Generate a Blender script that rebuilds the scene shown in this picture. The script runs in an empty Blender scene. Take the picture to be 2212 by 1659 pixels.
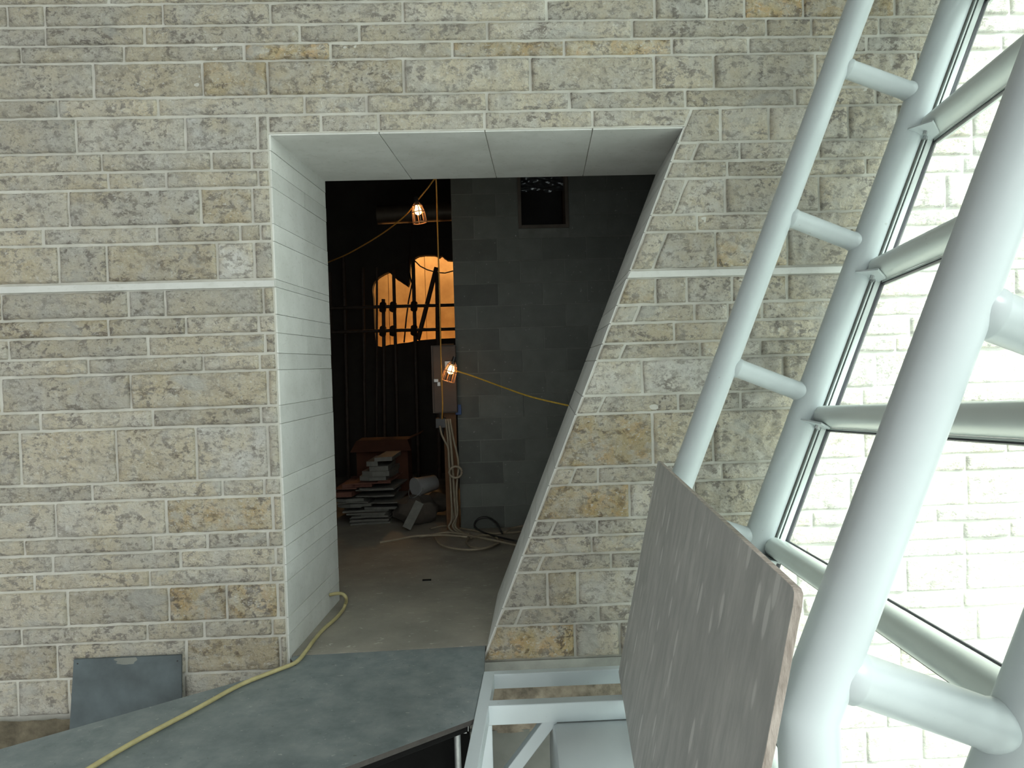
import bpy, math, random
import numpy as np
from mathutils import Vector, Matrix, noise

random.seed(7)
SC = bpy.context.scene
COL = SC.collection

# ------------------------------------------------------------------ camera
W, H, F = 2212.0, 1659.0, 1600.0
YAW, PITCH, ROLL = math.radians(2.0), math.radians(-1.5), math.radians(-1.65)
CAM = Vector((0.0, -3.8, 1.47))


def cam_axes():
    cy, sy, cp, sp = math.cos(YAW), math.sin(YAW), math.cos(PITCH), math.sin(PITCH)
    f = Vector((sy * cp, cy * cp, sp))
    r = Vector((cy, -sy, 0))
    u = r.cross(f)
    cr, sr = math.cos(ROLL), math.sin(ROLL)
    return cr * r + sr * u, -sr * r + cr * u, f


AX, AU, AF = cam_axes()
cd = bpy.data.cameras.new('camera')
cam = bpy.data.objects.new('camera', cd)
COL.objects.link(cam)
m = Matrix((AX, AU, -AF)).transposed().to_4x4()
m.translation = CAM
cam.matrix_world = m
cd.sensor_width = 36.0
cd.lens = F / W * 36.0
cd.clip_start = 0.05
SC.camera = cam

# ------------------------------------------------------------------ sky and exposure
SC.view_settings.view_transform = 'Standard'
SC.view_settings.look = 'None'
SC.view_settings.gamma = 1.0
SC.view_settings.use_curve_mapping = False
SC.view_settings.exposure = -0.33
world = bpy.data.worlds.new('overcast_sky')
SC.world = world
world.use_nodes = True
wn = world.node_tree
wn.nodes.clear()
wo = wn.nodes.new('ShaderNodeOutputWorld')
wb = wn.nodes.new('ShaderNodeBackground')
wt = wn.nodes.new('ShaderNodeTexCoord')
ws = wn.nodes.new('ShaderNodeSeparateXYZ')
wn.links.new(wt.outputs['Generated'], ws.inputs[0])


def wramp(sock, stops):
    r = wn.nodes.new('ShaderNodeMapRange')
    r.inputs['From Min'].default_value = stops[0][0]
    r.inputs['From Max'].default_value = stops[1][0]
    r.inputs['To Min'].default_value = stops[0][1]
    r.inputs['To Max'].default_value = stops[1][1]
    wn.links.new(sock, r.inputs['Value'])
    return r.outputs[0]


def wmath(op, a, b):
    n = wn.nodes.new('ShaderNodeMath')
    n.operation = op
    for i, s in enumerate((a, b)):
        if isinstance(s, (int, float)):
            n.inputs[i].default_value = s
        else:
            wn.links.new(s, n.inputs[i])
    return n.outputs[0]


SKY_ZEN, SKY_HOR, SKY_LOW = 4.0, 1.15, 0.5
up = wramp(ws.outputs['Z'], ((0.0, SKY_HOR), (0.9, SKY_ZEN)))
low = wramp(ws.outputs['Z'], ((-0.35, SKY_LOW), (0.0, SKY_HOR)))
elev = wmath('ADD', wmath('MULTIPLY', up, wmath('GREATER_THAN', ws.outputs['Z'], 0.0)),
             wmath('MULTIPLY', low, wmath('LESS_THAN', ws.outputs['Z'], 0.0)))
side = wramp(ws.outputs['X'], ((-1.0, 0.40), (1.0, 2.6)))
wn.links.new(wmath('MULTIPLY', elev, side), wb.inputs['Strength'])
wb.inputs['Color'].default_value = (0.965, 1.0, 0.975, 1)
wn.links.new(wb.outputs[0], wo.inputs[0])


sun_d = bpy.data.lights.new('hazy_sun', 'SUN')
sun_d.energy = 21.0
sun_d.angle = math.radians(14)
sun_d.color = (0.96, 1.0, 0.98)
sun = bpy.data.objects.new('hazy_sun', sun_d)
COL.objects.link(sun)
sun.rotation_euler = Vector((-0.42, 1.0, -1.2)).to_track_quat('-Z', 'Y').to_euler()

# ------------------------------------------------------------------ pixel helpers (used only to find sizes and places)
def ray(px, py):
    return (px - W / 2) / F * AX - (py - H / 2) / F * AU + AF


def PY(px, py, Y):
    d = ray(px, py)
    return CAM + d * ((Y - CAM.y) / d.y)


def PZ(px, py, z):
    d = ray(px, py)
    return CAM + d * ((z - CAM.z) / d.z)


# ------------------------------------------------------------------ mesh helpers
class MB:
    def __init__(s):
        s.v, s.f, s.m = [], [], []
        s.att = []

    def add(s, verts, faces, mi=0, att=(0, 0, 0)):
        o = len(s.v)
        s.v += [Vector(p) for p in verts]
        s.f += [tuple(i + o for i in f) for f in faces]
        s.m += [mi] * len(faces)
        s.att += [att] * len(verts)

    def box(s, x0, x1, y0, y1, z0, z1, mi=0, att=(0, 0, 0), M=None):
        vs = [Vector(p) for p in ((x0, y0, z0), (x1, y0, z0), (x1, y1, z0), (x0, y1, z0), (x0, y0, z1), (x1, y0, z1), (x1, y1, z1), (x0, y1, z1))]
        if M is not None:
            vs = [M @ p for p in vs]
        s.add(vs, [(0, 3, 2, 1), (4, 5, 6, 7), (0, 1, 5, 4), (1, 2, 6, 5), (2, 3, 7, 6), (3, 0, 4, 7)], mi, att)

    def hexa(s, a, b, mi=0, att=(0, 0, 0)):
        """a, b: four corner points each (two opposite faces)"""
        s.add(list(a) + list(b), [(0, 3, 2, 1), (4, 5, 6, 7), (0, 1, 5, 4), (1, 2, 6, 5), (2, 3, 7, 6), (3, 0, 4, 7)], mi, att)

    def prism(s, poly, vec, mi=0, att=(0, 0, 0)):
        n = len(poly)
        vec = Vector(vec)
        p = [Vector(q) for q in poly]
        s.add(p + [q + vec for q in p], [tuple(range(n))[::-1], tuple(range(n, 2 * n))] + [(i, (i + 1) % n, n + (i + 1) % n, n + i) for i in range(n)], mi, att)

    def tube(s, path, r, seg=16, mi=0, cap=True):
        path = [Vector(p) for p in path]
        n = len(path)
        rs = r if isinstance(r, (list, tuple)) else [r] * n
        t0 = (path[1] - path[0]).normalized()
        a = t0.cross(Vector((0, 0, 1)))
        if a.length < 1e-3:
            a = t0.cross(Vector((0, 1, 0)))
        a.normalize()
        vs = []
        prev = t0
        for i, p in enumerate(path):
            ti = (path[i] - path[i - 1]).normalized() if i else t0
            to = (path[i + 1] - path[i]).normalized() if i < n - 1 else ti
            t = (ti + to)
            t = t.normalized() if t.length > 1e-6 else ti
            q = prev.rotation_difference(t)
            a = (q @ a).normalized()
            prev = t
            b = t.cross(a).normalized()
            # mitre: stretch along the bend
            k = 1.0 / max(0.35, math.cos(ti.angle(to, 0) / 2))
            bend = (to - ti)
            bd = (bend - bend.dot(t) * t)
            bd = bd.normalized() if bd.length > 1e-5 else None
            for j in range(seg):
                th = 2 * math.pi * j / seg
                d = math.cos(th) * a + math.sin(th) * b
                if bd is not None:
                    d = d + bd * (d.dot(bd) * (k - 1))
                vs.append(p + d * rs[i])
        fs = []
        for i in range(n - 1):
            for j in range(seg):
                fs.append((i * seg + j, i * seg + (j + 1) % seg, (i + 1) * seg + (j + 1) % seg, (i + 1) * seg + j))
        if cap:
            fs.append(tuple(range(seg))[::-1])
            fs.append(tuple((n - 1) * seg + j for j in range(seg)))
        s.add(vs, fs, mi)

    def build(s, name, mats, parent=None, smooth=False, bevel=0.0, attr=False, angle=40):
        me = bpy.data.meshes.new(name)
        o = bpy.data.objects.new(name, me)
        off = Vector((0, 0, 0))
        if parent is not None:
            q = parent
            while q is not None:
                off += q.location
                q = q.parent
        me.from_pydata([tuple(p - off) for p in s.v], [], s.f)
        if not isinstance(mats, (list, tuple)):
            mats = [mats]
        for mt in mats:
            me.materials.append(mt)
        if len(mats) > 1:
            me.polygons.foreach_set('material_index', s.m)
        if attr:
            at = me.color_attributes.new('tone', 'FLOAT_COLOR', 'POINT')
            at.data.foreach_set('color', [c for t in s.att for c in (t[0], t[1], t[2], 1.0)])
        COL.objects.link(o)
        if bevel:
            b = o.modifiers.new('bevel', 'BEVEL')
            b.width = bevel
            b.segments = 2
            b.limit_method = 'ANGLE'
            b.angle_limit = math.radians(40)
        if smooth:
            me.polygons.foreach_set('use_smooth', [True] * len(me.polygons))
            if smooth == 'auto':
                me.set_sharp_from_angle(angle=math.radians(angle))
        me.update()
        if parent is not None:
            o.parent = parent
        return o


def tag(o, label=None, cat=None, group=None, kind=None):
    if label:
        o['label'] = label
    if cat:
        o['category'] = cat
    if group:
        o['group'] = group
    if kind:
        o['kind'] = kind
    return o


def thing(name, label, cat, loc=(0, 0, 0), group=None):
    o = bpy.data.objects.new(name, None)
    o.empty_display_size = 0.1
    COL.objects.link(o)
    o.location = loc
    return tag(o, label, cat, group)


def struct(o):
    o['kind'] = 'structure'
    return o


# ------------------------------------------------------------------ materials
def newmat(name):
    mt = bpy.data.materials.new(name)
    mt.use_nodes = True
    nt = mt.node_tree
    return mt, nt, nt.nodes['Principled BSDF']


def N(nt, typ, **kw):
    n = nt.nodes.new(typ)
    for k, v in kw.items():
        if k in n.inputs:
            n.inputs[k].default_value = v
        else:
            setattr(n, k, v)
    return n


def mixc(nt, fac, a, b, blend='MIX'):
    n = nt.nodes.new('ShaderNodeMix')
    n.data_type = 'RGBA'
    n.blend_type = blend
    for i, s in ((0, fac), (6, a), (7, b)):
        if isinstance(s, (int, float)):
            n.inputs[i].default_value = s
        elif isinstance(s, (tuple, list)):
            n.inputs[i].default_value = (*s[:3], 1)
        else:
            nt.links.new(s, n.inputs[i])
    return n.outputs[2]


def mrange(nt, s, a, b, c=0.0, d=1.0):
    n = nt.nodes.new('ShaderNodeMapRange')
    nt.links.new(s, n.inputs[0])
    for i, v in zip((1, 2, 3, 4), (a, b, c, d)):
        n.inputs[i].default_value = v
    return n.outputs[0]


def mmul(nt, a, b, op='MULTIPLY'):
    n = nt.nodes.new('ShaderNodeMath')
    n.operation = op
    for i, s in enumerate((a, b)):
        if isinstance(s, (int, float)):
            n.inputs[i].default_value = s
        else:
            nt.links.new(s, n.inputs[i])
    return n.outputs[0]


def coords(nt, scale=(1, 1, 1), kind='Object'):
    tc = nt.nodes.new('ShaderNodeTexCoord')
    mp = nt.nodes.new('ShaderNodeMapping')
    mp.inputs['Scale'].default_value = scale
    nt.links.new(tc.outputs[kind], mp.inputs[0])
    return mp.outputs[0]


def nz(nt, vec, scale, detail=4, rough=0.6, dist=0.0):
    n = N(nt, 'ShaderNodeTexNoise', Scale=scale, Detail=detail, Roughness=rough, Distortion=dist)
    nt.links.new(vec, n.inputs['Vector'])
    return n.outputs['Fac']


def bump(nt, bsdf, h, strength=0.5, dist=0.01):
    b = N(nt, 'ShaderNodeBump', Strength=strength, Distance=dist)
    nt.links.new(h, b.inputs['Height'])
    nt.links.new(b.outputs[0], bsdf.inputs['Normal'])


def simple(name, col, rough=0.6, metal=0.0, var=0.12, scale=8, bmp=0.0, col2=None):
    mt, nt, bs = newmat(name)
    v = coords(nt)
    f = nz(nt, v, scale, 5)
    c2 = col2 or tuple(c * (1 - var * 2.2) for c in col)
    c = mixc(nt, mrange(nt, f, 0.35, 0.7), col, c2)
    nt.links.new(c, bs.inputs['Base Color'])
    bs.inputs['Roughness'].default_value = rough
    bs.inputs['Metallic'].default_value = metal
    if bmp:
        bump(nt, bs, nz(nt, v, scale * 6, 4), bmp, 0.004)
    return mt


def mat_stone():
    mt, nt, bs = newmat('split_face_limestone')
    v = coords(nt)
    at = N(nt, 'ShaderNodeAttribute', attribute_name='tone')
    sp = nt.nodes.new('ShaderNodeSeparateColor')
    nt.links.new(at.outputs['Color'], sp.inputs[0])
    br, tan, wh = sp.outputs[0], sp.outputs[1], sp.outputs[2]
    base = mixc(nt, mrange(nt, nz(nt, v, 4.0, 5), 0.40, 0.62), (0.66, 0.595, 0.46), (0.605, 0.585, 0.525))
    tf = mmul(nt, tan, mrange(nt, nz(nt, v, 8.0, 4, 0.6, 0.6), 0.38, 0.62))
    base = mixc(nt, tf, base, (0.55, 0.44, 0.25))
    of = mmul(nt, mrange(nt, tan, 0.6, 1.0), mrange(nt, nz(nt, v, 11.0, 4, 0.6, 0.8), 0.50, 0.66, 0, 0.7))
    base = mixc(nt, of, base, (0.66, 0.44, 0.20))
    wf = mmul(nt, wh, mrange(nt, nz(nt, v, 6.0, 4), 0.38, 0.62))
    base = mixc(nt, wf, base, (0.70, 0.69, 0.65))
    # grey-brown hollows and pits left by the chisel, patchy from stone to stone
    v2 = coords(nt, (1.0, 1.0, 1.35))
    n2 = nz(nt, v2, 24.0, 7, 0.70, 0.25)
    cov = mrange(nt, nz(nt, v, 4.5, 3), 0.34, 0.62, 0.35, 1.0)
    hol = mrange(nt, n2, 0.505, 0.58)
    pitc = mixc(nt, tf, (0.30, 0.272, 0.24), (0.19, 0.135, 0.075))
    base = mixc(nt, mmul(nt, hol, cov), base, pitc)
    n3 = nz(nt, v2, 62.0, 5, 0.66, 0.15)
    base = mixc(nt, mrange(nt, n3, 0.58, 0.66, 0.0, 0.6), base, (0.24, 0.21, 0.16))
    base = mixc(nt, mrange(nt, n3, 0.43, 0.35, 0.0, 0.8), base, (0.74, 0.72, 0.66))
    # smears of mortar
    sm = mrange(nt, nz(nt, coords(nt, (1.0, 1.0, 1.6)), 3.2, 4, 0.55, 0.4), 0.60, 0.67, 0.0, 0.7)
    base = mixc(nt, sm, base, (0.57, 0.56, 0.51))
    tone = nt.nodes.new('ShaderNodeVectorMath')
    tone.operation = 'SCALE'
    nt.links.new(base, tone.inputs[0])
    nt.links.new(mrange(nt, br, 0, 1, 0.86, 1.14), tone.inputs['Scale'])
    nt.links.new(tone.outputs[0], bs.inputs['Base Color'])
    bs.inputs['Roughness'].default_value = 0.9
    bump(nt, bs, mmul(nt, n2, mmul(nt, n3, 0.5), 'ADD'), 1.0, 0.032)
    return mt


def mat_mortar():
    mt, nt, bs = newmat('pale_mortar')
    v = coords(nt)
    c = mixc(nt, mrange(nt, nz(nt, v, 9, 4), 0.35, 0.65), (0.56, 0.55, 0.50), (0.47, 0.46, 0.41))
    nt.links.new(c, bs.inputs['Base Color'])
    bs.inputs['Roughness'].default_value = 0.95
    bump(nt, bs, nz(nt, v, 120, 3), 0.3, 0.004)
    return mt


def mat_sawn():
    mt, nt, bs = newmat('sawn_limestone')
    v = coords(nt)
    at = N(nt, 'ShaderNodeAttribute', attribute_name='tone')
    c = mixc(nt, mrange(nt, nz(nt, v, 3.5, 4), 0.35, 0.65), (0.66, 0.665, 0.64), (0.57, 0.575, 0.545))
    c = mixc(nt, mrange(nt, nz(nt, coords(nt, (1, 1, 2)), 30, 5, 0.6, 1.0), 0.56, 0.70, 0, 0.35), c, (0.40, 0.40, 0.36))
    sp = nt.nodes.new('ShaderNodeSeparateColor')
    nt.links.new(at.outputs['Color'], sp.inputs[0])
    tone = nt.nodes.new('ShaderNodeVectorMath')
    tone.operation = 'SCALE'
    nt.links.new(c, tone.inputs[0])
    nt.links.new(mrange(nt, sp.outputs[0], 0, 1, 0.92, 1.06), tone.inputs['Scale'])
    nt.links.new(tone.outputs[0], bs.inputs['Base Color'])
    bs.inputs['Roughness'].default_value = 0.8
    bump(nt, bs, nz(nt, v, 60, 4), 0.15, 0.003)
    return mt


def mat_paint(name, col, rough=0.35):
    mt, nt, bs = newmat(name)
    v = coords(nt)
    c = mixc(nt, mrange(nt, nz(nt, v, 5, 5), 0.45, 0.75, 0, 0.6), col, tuple(x * 0.93 for x in col))
    sc = mrange(nt, nz(nt, v, 24, 3, 0.5), 0.745, 0.76, 0, 0.6)
    c = mixc(nt, sc, c, (0.30, 0.30, 0.29))
    nt.links.new(c, bs.inputs['Base Color'])
    bs.inputs['Roughness'].default_value = rough
    bump(nt, bs, nz(nt, v, 35, 3), 0.05, 0.003)
    return mt


def mat_ply(name, a, b, streak=(1, 1, 0.22), drips=True, scale=20):
    mt, nt, bs = newmat(name)
    v = coords(nt, streak)
    c = mixc(nt, mrange(nt, nz(nt, v, scale, 6, 0.65), 0.35, 0.66), a, b)
    c = mixc(nt, mrange(nt, nz(nt, coords(nt), 3, 4), 0.4, 0.7, 0, 0.5), c, tuple(x * 0.85 for x in a))
    if streak[2] == 1:
        sp = mrange(nt, nz(nt, coords(nt, (1.0, 1.6, 1)), 22, 5, 0.6, 0.6), 0.66, 0.70, 0, 0.7)
        c = mixc(nt, sp, c, (0.38, 0.40, 0.39))
        c = mixc(nt, mrange(nt, nz(nt, coords(nt), 70, 3), 0.69, 0.72, 0, 0.6), c, (0.42, 0.43, 0.42))
        c = mixc(nt, mrange(nt, nz(nt, coords(nt), 34, 3), 0.68, 0.71, 0, 0.5), c, (0.07, 0.075, 0.07))
    elif drips:
        vo = N(nt, 'ShaderNodeTexVoronoi', Scale=9.0)
        nt.links.new(coords(nt, (1.6, 1.6, 0.42) if streak[2] < 1 else (1.0, 0.9, 1)), vo.inputs['Vector'])
        d = mrange(nt, vo.outputs['Distance'], 0.19, 0.25, 0.8, 0.0)
        pick = mrange(nt, nz(nt, coords(nt), 4, 2), 0.38, 0.44)
        c = mixc(nt, mmul(nt, d, pick), c, tuple(min(1, x * 1.22) for x in b))
        sp = mrange(nt, nz(nt, coords(nt), 60, 2), 0.70, 0.73, 0, 0.6)
        c = mixc(nt, sp, c, (0.40, 0.41, 0.40))
    nt.links.new(c, bs.inputs['Base Color'])
    bs.inputs['Roughness'].default_value = 0.62
    bump(nt, bs, nz(nt, v, scale * 3, 4), 0.12, 0.003)
    return mt


def mat_edgeply():
    mt, nt, bs = newmat('plywood_edge')
    v = coords(nt, (1, 1, 0.25))
    c = mixc(nt, mrange(nt, nz(nt, v, 60, 5), 0.35, 0.65), (0.31, 0.27, 0.24), (0.17, 0.14, 0.12))
    nt.links.new(c, bs.inputs['Base Color'])
    bs.inputs['Roughness'].default_value = 0.85
    bump(nt, bs, nz(nt, v, 160, 3), 0.5, 0.004)
    return mt


def mat_attr(name, base, spread, rough=0.9, bmp=0.25):
    """colour scaled by the per-block tone"""
    mt, nt, bs = newmat(name)
    v = coords(nt)
    at = N(nt, 'ShaderNodeAttribute', attribute_name='tone')
    sp = nt.nodes.new('ShaderNodeSeparateColor')
    nt.links.new(at.outputs['Color'], sp.inputs[0])
    c = mixc(nt, mrange(nt, nz(nt, v, 7, 6), 0.3, 0.7), base, tuple(x * 0.8 for x in base))
    c = mixc(nt, mrange(nt, nz(nt, v, 45, 2), 0.72, 0.76, 0, 0.6), c, (0.6, 0.6, 0.58))
    tone = nt.nodes.new('ShaderNodeVectorMath')
    tone.operation = 'SCALE'
    nt.links.new(c, tone.inputs[0])
    nt.links.new(mrange(nt, sp.outputs[0], 0, 1, 1 - spread, 1 + spread), tone.inputs['Scale'])
    nt.links.new(tone.outputs[0], bs.inputs['Base Color'])
    bs.inputs['Roughness'].default_value = rough
    bump(nt, bs, nz(nt, v, 130, 3), bmp, 0.004)
    return mt


def mat_floor():
    mt, nt, bs = newmat('dusty_concrete_floor')
    v = coords(nt)
    c = mixc(nt, mrange(nt, nz(nt, v, 2.2, 5), 0.35, 0.65), (0.35, 0.325, 0.275), (0.24, 0.228, 0.20))
    vo = mrange(nt, nz(nt, coords(nt, (1, 2, 1)), 14, 4, 0.6, 0.5), 0.63, 0.68, 0, 0.7)
    c = mixc(nt, vo, c, (0.50, 0.48, 0.43))
    nt.links.new(c, bs.inputs['Base Color'])
    bs.inputs['Roughness'].default_value = 0.85
    bump(nt, bs, nz(nt, v, 40, 5), 0.3, 0.005)
    return mt


def mat_glass():
    mt, nt, bs = newmat('dusty_glazing')
    out = nt.nodes['Material Output']
    tr = N(nt, 'ShaderNodeBsdfTransparent')
    tr.inputs['Color'].default_value = (0.93, 0.985, 0.965, 1)
    gl = N(nt, 'ShaderNodeBsdfGlossy', Roughness=0.02)
    tl = N(nt, 'ShaderNodeBsdfTranslucent')
    tl.inputs['Color'].default_value = (0.9, 0.95, 0.93, 1)
    v = coords(nt)
    m1 = nt.nodes.new('ShaderNodeMixShader')
    nt.links.new(mrange(nt, nz(nt, v, 3, 4), 0.4, 0.7, 0.05, 0.13), m1.inputs[0])
    nt.links.new(tr.outputs[0], m1.inputs[1])
    nt.links.new(tl.outputs[0], m1.inputs[2])
    m2 = nt.nodes.new('ShaderNodeMixShader')
    m2.inputs[0].default_value = 0.06
    nt.links.new(m1.outputs[0], m2.inputs[1])
    nt.links.new(gl.outputs[0], m2.inputs[2])
    nt.links.new(m2.outputs[0], out.inputs['Surface'])
    return mt


def mat_emit(name, col, st):
    mt, nt, bs = newmat(name)
    bs.inputs['Base Color'].default_value = (*col, 1)
    bs.inputs['Emission Color'].default_value = (*col, 1)
    bs.inputs['Emission Strength'].default_value = st
    return mt


STONE, MORTAR, SAWN = mat_stone(), mat_mortar(), mat_sawn()
WHITE = mat_paint('white_painted_steel', (0.42, 0.46, 0.475))
WHITEB = mat_paint('white_painted_box_section', (0.50, 0.565, 0.59), 0.4)
ALU = mat_paint('silver_powder_coat', (0.50, 0.54, 0.525), 0.3)
RUBBER = simple('black_gasket', (0.02, 0.02, 0.028), 0.5)
GLASS = mat_glass()
BOARD = mat_ply('weathered_form_plywood', (0.33, 0.335, 0.325), (0.47, 0.47, 0.455))
DECK = mat_ply('grey_walkway_plywood', (0.145, 0.175, 0.185), (0.24, 0.27, 0.275), (1, 1, 1), True, 7)
PLYEDGE = mat_edgeply()
DECKEDGE = simple('grimy_sheet_edge', (0.06, 0.055, 0.05), 0.8, scale=40)
SLATE = simple('dark_slate_board', (0.085, 0.11, 0.12), 0.5, var=0.2, scale=6)
BLACKWOOD_SHADE = simple('black_timber_and_shade', (0.008, 0.008, 0.008), 0.8)  # black for timbers, and for the painted shade below the deck
BLACKWOOD_SHADE.node_tree.nodes['Principled BSDF'].inputs['Specular IOR Level'].default_value = 0.08
DECKEDGE_SPEC = 0.1
CMU = mat_attr('grey_concrete_block', (0.175, 0.19, 0.175), 0.30)
CMUJ = simple('block_mortar', (0.21, 0.225, 0.205), 0.9)
FLOOR = mat_floor()
ROCK = simple('rough_brown_rock', (0.42, 0.36, 0.28), 0.95, var=0.28, scale=16, bmp=1.0)
CONC = simple('grey_concrete', (0.24, 0.25, 0.225), 0.9, scale=5, bmp=0.3)
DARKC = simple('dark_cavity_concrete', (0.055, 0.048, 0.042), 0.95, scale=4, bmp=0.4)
FORM = simple('timber_formwork_sheet', (0.50, 0.37, 0.22), 0.7, var=0.2, scale=2.2, bmp=0.2, col2=(0.30, 0.20, 0.11))
RUST = simple('rusty_scaffold_tube', (0.10, 0.075, 0.06), 0.6, 0.3, scale=20)
YELLOW = simple('yellow_rubber_hose', (0.50, 0.44, 0.22), 0.5, scale=20)
ORANGE = simple('orange_cable_sheath', (0.75, 0.36, 0.06), 0.5, scale=30)
YCORD = simple('yellow_rope', (0.75, 0.50, 0.08), 0.6, scale=40)
TANCABLE = simple('tan_cable_sheath', (0.34, 0.29, 0.21), 0.6, scale=20)
GREYBOX = simple('painted_grey_enclosure', (0.12, 0.095, 0.08), 0.7, scale=6)
BLACKP = simple('black_plastic', (0.03, 0.03, 0.03), 0.4)
STEEL = simple('galvanised_steel', (0.42, 0.44, 0.44), 0.4, 0.7, scale=20)
TILEW = simple('pale_stone_offcut', (0.20, 0.20, 0.18), 0.8, scale=18)
TILER = simple('dusty_red_tile', (0.20, 0.085, 0.06), 0.8, scale=18)
CARD = simple('brown_cardboard', (0.10, 0.035, 0.018), 0.9, scale=5)
BUCKET = simple('grey_plastic_bucket', (0.36, 0.37, 0.37), 0.5, scale=5)
BLUE = simple('blue_plastic', (0.04, 0.10, 0.30), 0.5, scale=5)
WOOD = simple('rough_timber_post', (0.20, 0.10, 0.045), 0.8, scale=10)
DEBRIS = simple('dark_rubble', (0.10, 0.085, 0.07), 0.95, scale=14, bmp=0.6)

# ------------------------------------------------------------------ key directions
DV = Vector((math.tan(math.radians(4.5)), 1, 0))            # the direction the doorway and the glazing run in
THK = 0.93
TL, TR = PY(583, 285, 0), PY(1478, 277, 0)
BL, BR = PY(620, 1443, 0), PY(1046, 1423, 0)
XL = (TL.x + BL.x) / 2
ZT = (TL.z + TR.z) / 2
LEAN = (TR.x - BR.x) / (TR.z - BR.z)


def xr(z):
    return TR.x + (z - TR.z) * LEAN


def zc(y):
    return PY(590, y, 0).z


XMIN, XMAX, ZTOP, ZBOT = -4.2, 7.5, 6.9, -2.6

# ------------------------------------------------------------------ the stone wall
bounds = [-105, -66, 7 - 38, 7, 54, 95, 132, 208, 249, 325, 366, 404, 483, 521, 603, 620, 679, 719, 763, 799, 876, 916, 1032, 1070, 1146, 1182, 1221, 1258, 1335, 1373, 1447]
LJ = {  # joint pixel x in every course left of the opening (and above it), by the course's top line
    -66: [60, 330, 700, 1010, 1290, 1700], -31: [235, 542, 790, 1000, 1330, 1600, 1900], 7: [18, 98, 353, 584, 870, 1180, 1414, 1526, 1607, 1734, 1931],
    54: [100, 313, 647, 776, 1052, 1365, 1654, 1752], 95: [269, 528, 714, 977, 1218, 1451, 1616, 1871],
    132: [203, 439, 579, 872, 1145, 1413, 1541, 1760], 208: [127, 342, 658, 792, 1052, 1230, 1480, 1717, 1891],
    249: [165, 401, 557], 325: [221, 457, 544], 366: [235, 360, 559], 404: [150, 434, 546], 483: [94, 340, 519, 564],
    521: [128, 232, 470, 550], 620: [5, 278, 358, 570], 679: [235, 402, 559], 719: [20, 320, 573], 763: [192, 440, 561],
    799: [3, 284, 579], 876: [88, 331, 564], 916: [45, 253, 425, 580], 1032: [200, 481, 571], 1070: [122, 360, 590],
    1146: [54, 331, 449, 579], 1182: [115, 390, 596], 1221: [75, 324, 585], 1258: [147, 366, 491, 600],
    1335: [48, 319, 442, 589], 1373: [125, 403, 606]}
RJ = {249: [1556, 1660, 1831], 325: [-1501, 1597, 1768], 366: [1570, 1700], 404: [-1469, 1566, 1768], 483: [1505, 1690],
      521: [-1425, 1545, 1700], 620: [1416, 1483, 1581, 1700], 679: [-1375, 1500, 1572, 1646], 719: [1456, 1617],
      763: [-1344, 1512, 1642], 799: [1387, 1560, 1690], 876: [-1299, 1465, 1600], 916: [1410, 1540], 1032: [-1149, 1196, 1292, 1559],
      1070: [1360, 1500], 1146: [-1194, 1290, 1420], 1182: [1278, 1440], 1221: [-1168, 1320, 1450], 1258: [1183, 1248, 1420],
      1335: [-1120, 1293, 1400], 1373: [1242, 1339, 1450]}
RJ[1032] = [-1237, 1292, 1440, 1559]
TAN = {(1670, 25): 1.0, (1780, 25): .8, (630, 115): 1.0, (1100, 105): .9, (1320, 100): 1.0, (510, 170): .75, (700, 170): .55, (500, 448): .6,
       (1690, 540): .75, (1390, 625): .7, (1325, 718): .9, (1650, 640): .4, (1310, 950): .95, (1250, 1080): 1.0, (1160, 1385): 1.0, (1250, 1180): .45,
       (430, 1300): .9, (540, 1300): .85, (340, 985): .5, (420, 840): .55, (480, 1110): .8, (500, 1410): .65, (60, 1430): .5, (60, 570): .45,
       (350, 570): .5, (120, 710): .6, (1430, 1180): .4, (1600, 470): .35, (850, 500): .3, (1440, 705): .45, (300, 1240): .4, (1215, 1280): .55,
       (1240, 1180): .6, (150, 940): .3, (1520, 1000): .4, (1880, 60): .4, (300, 170): .35}
WHT = {(480, 285): 1.0, (300, 450): .7, (510, 560): 1.0, (500, 980): .9, (1515, 430): 1.0, (1480, 545): .9, (1440, 830): .8, (1535, 625): .5, (320, 650): .8,
       (730, 230): .8, (290, 285): .5, (100, 285): .5, (140, 840): .6, (1290, 850): .7, (1390, 1060): .8, (1600, 625): .5, (1350, 1270): .7}


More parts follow.
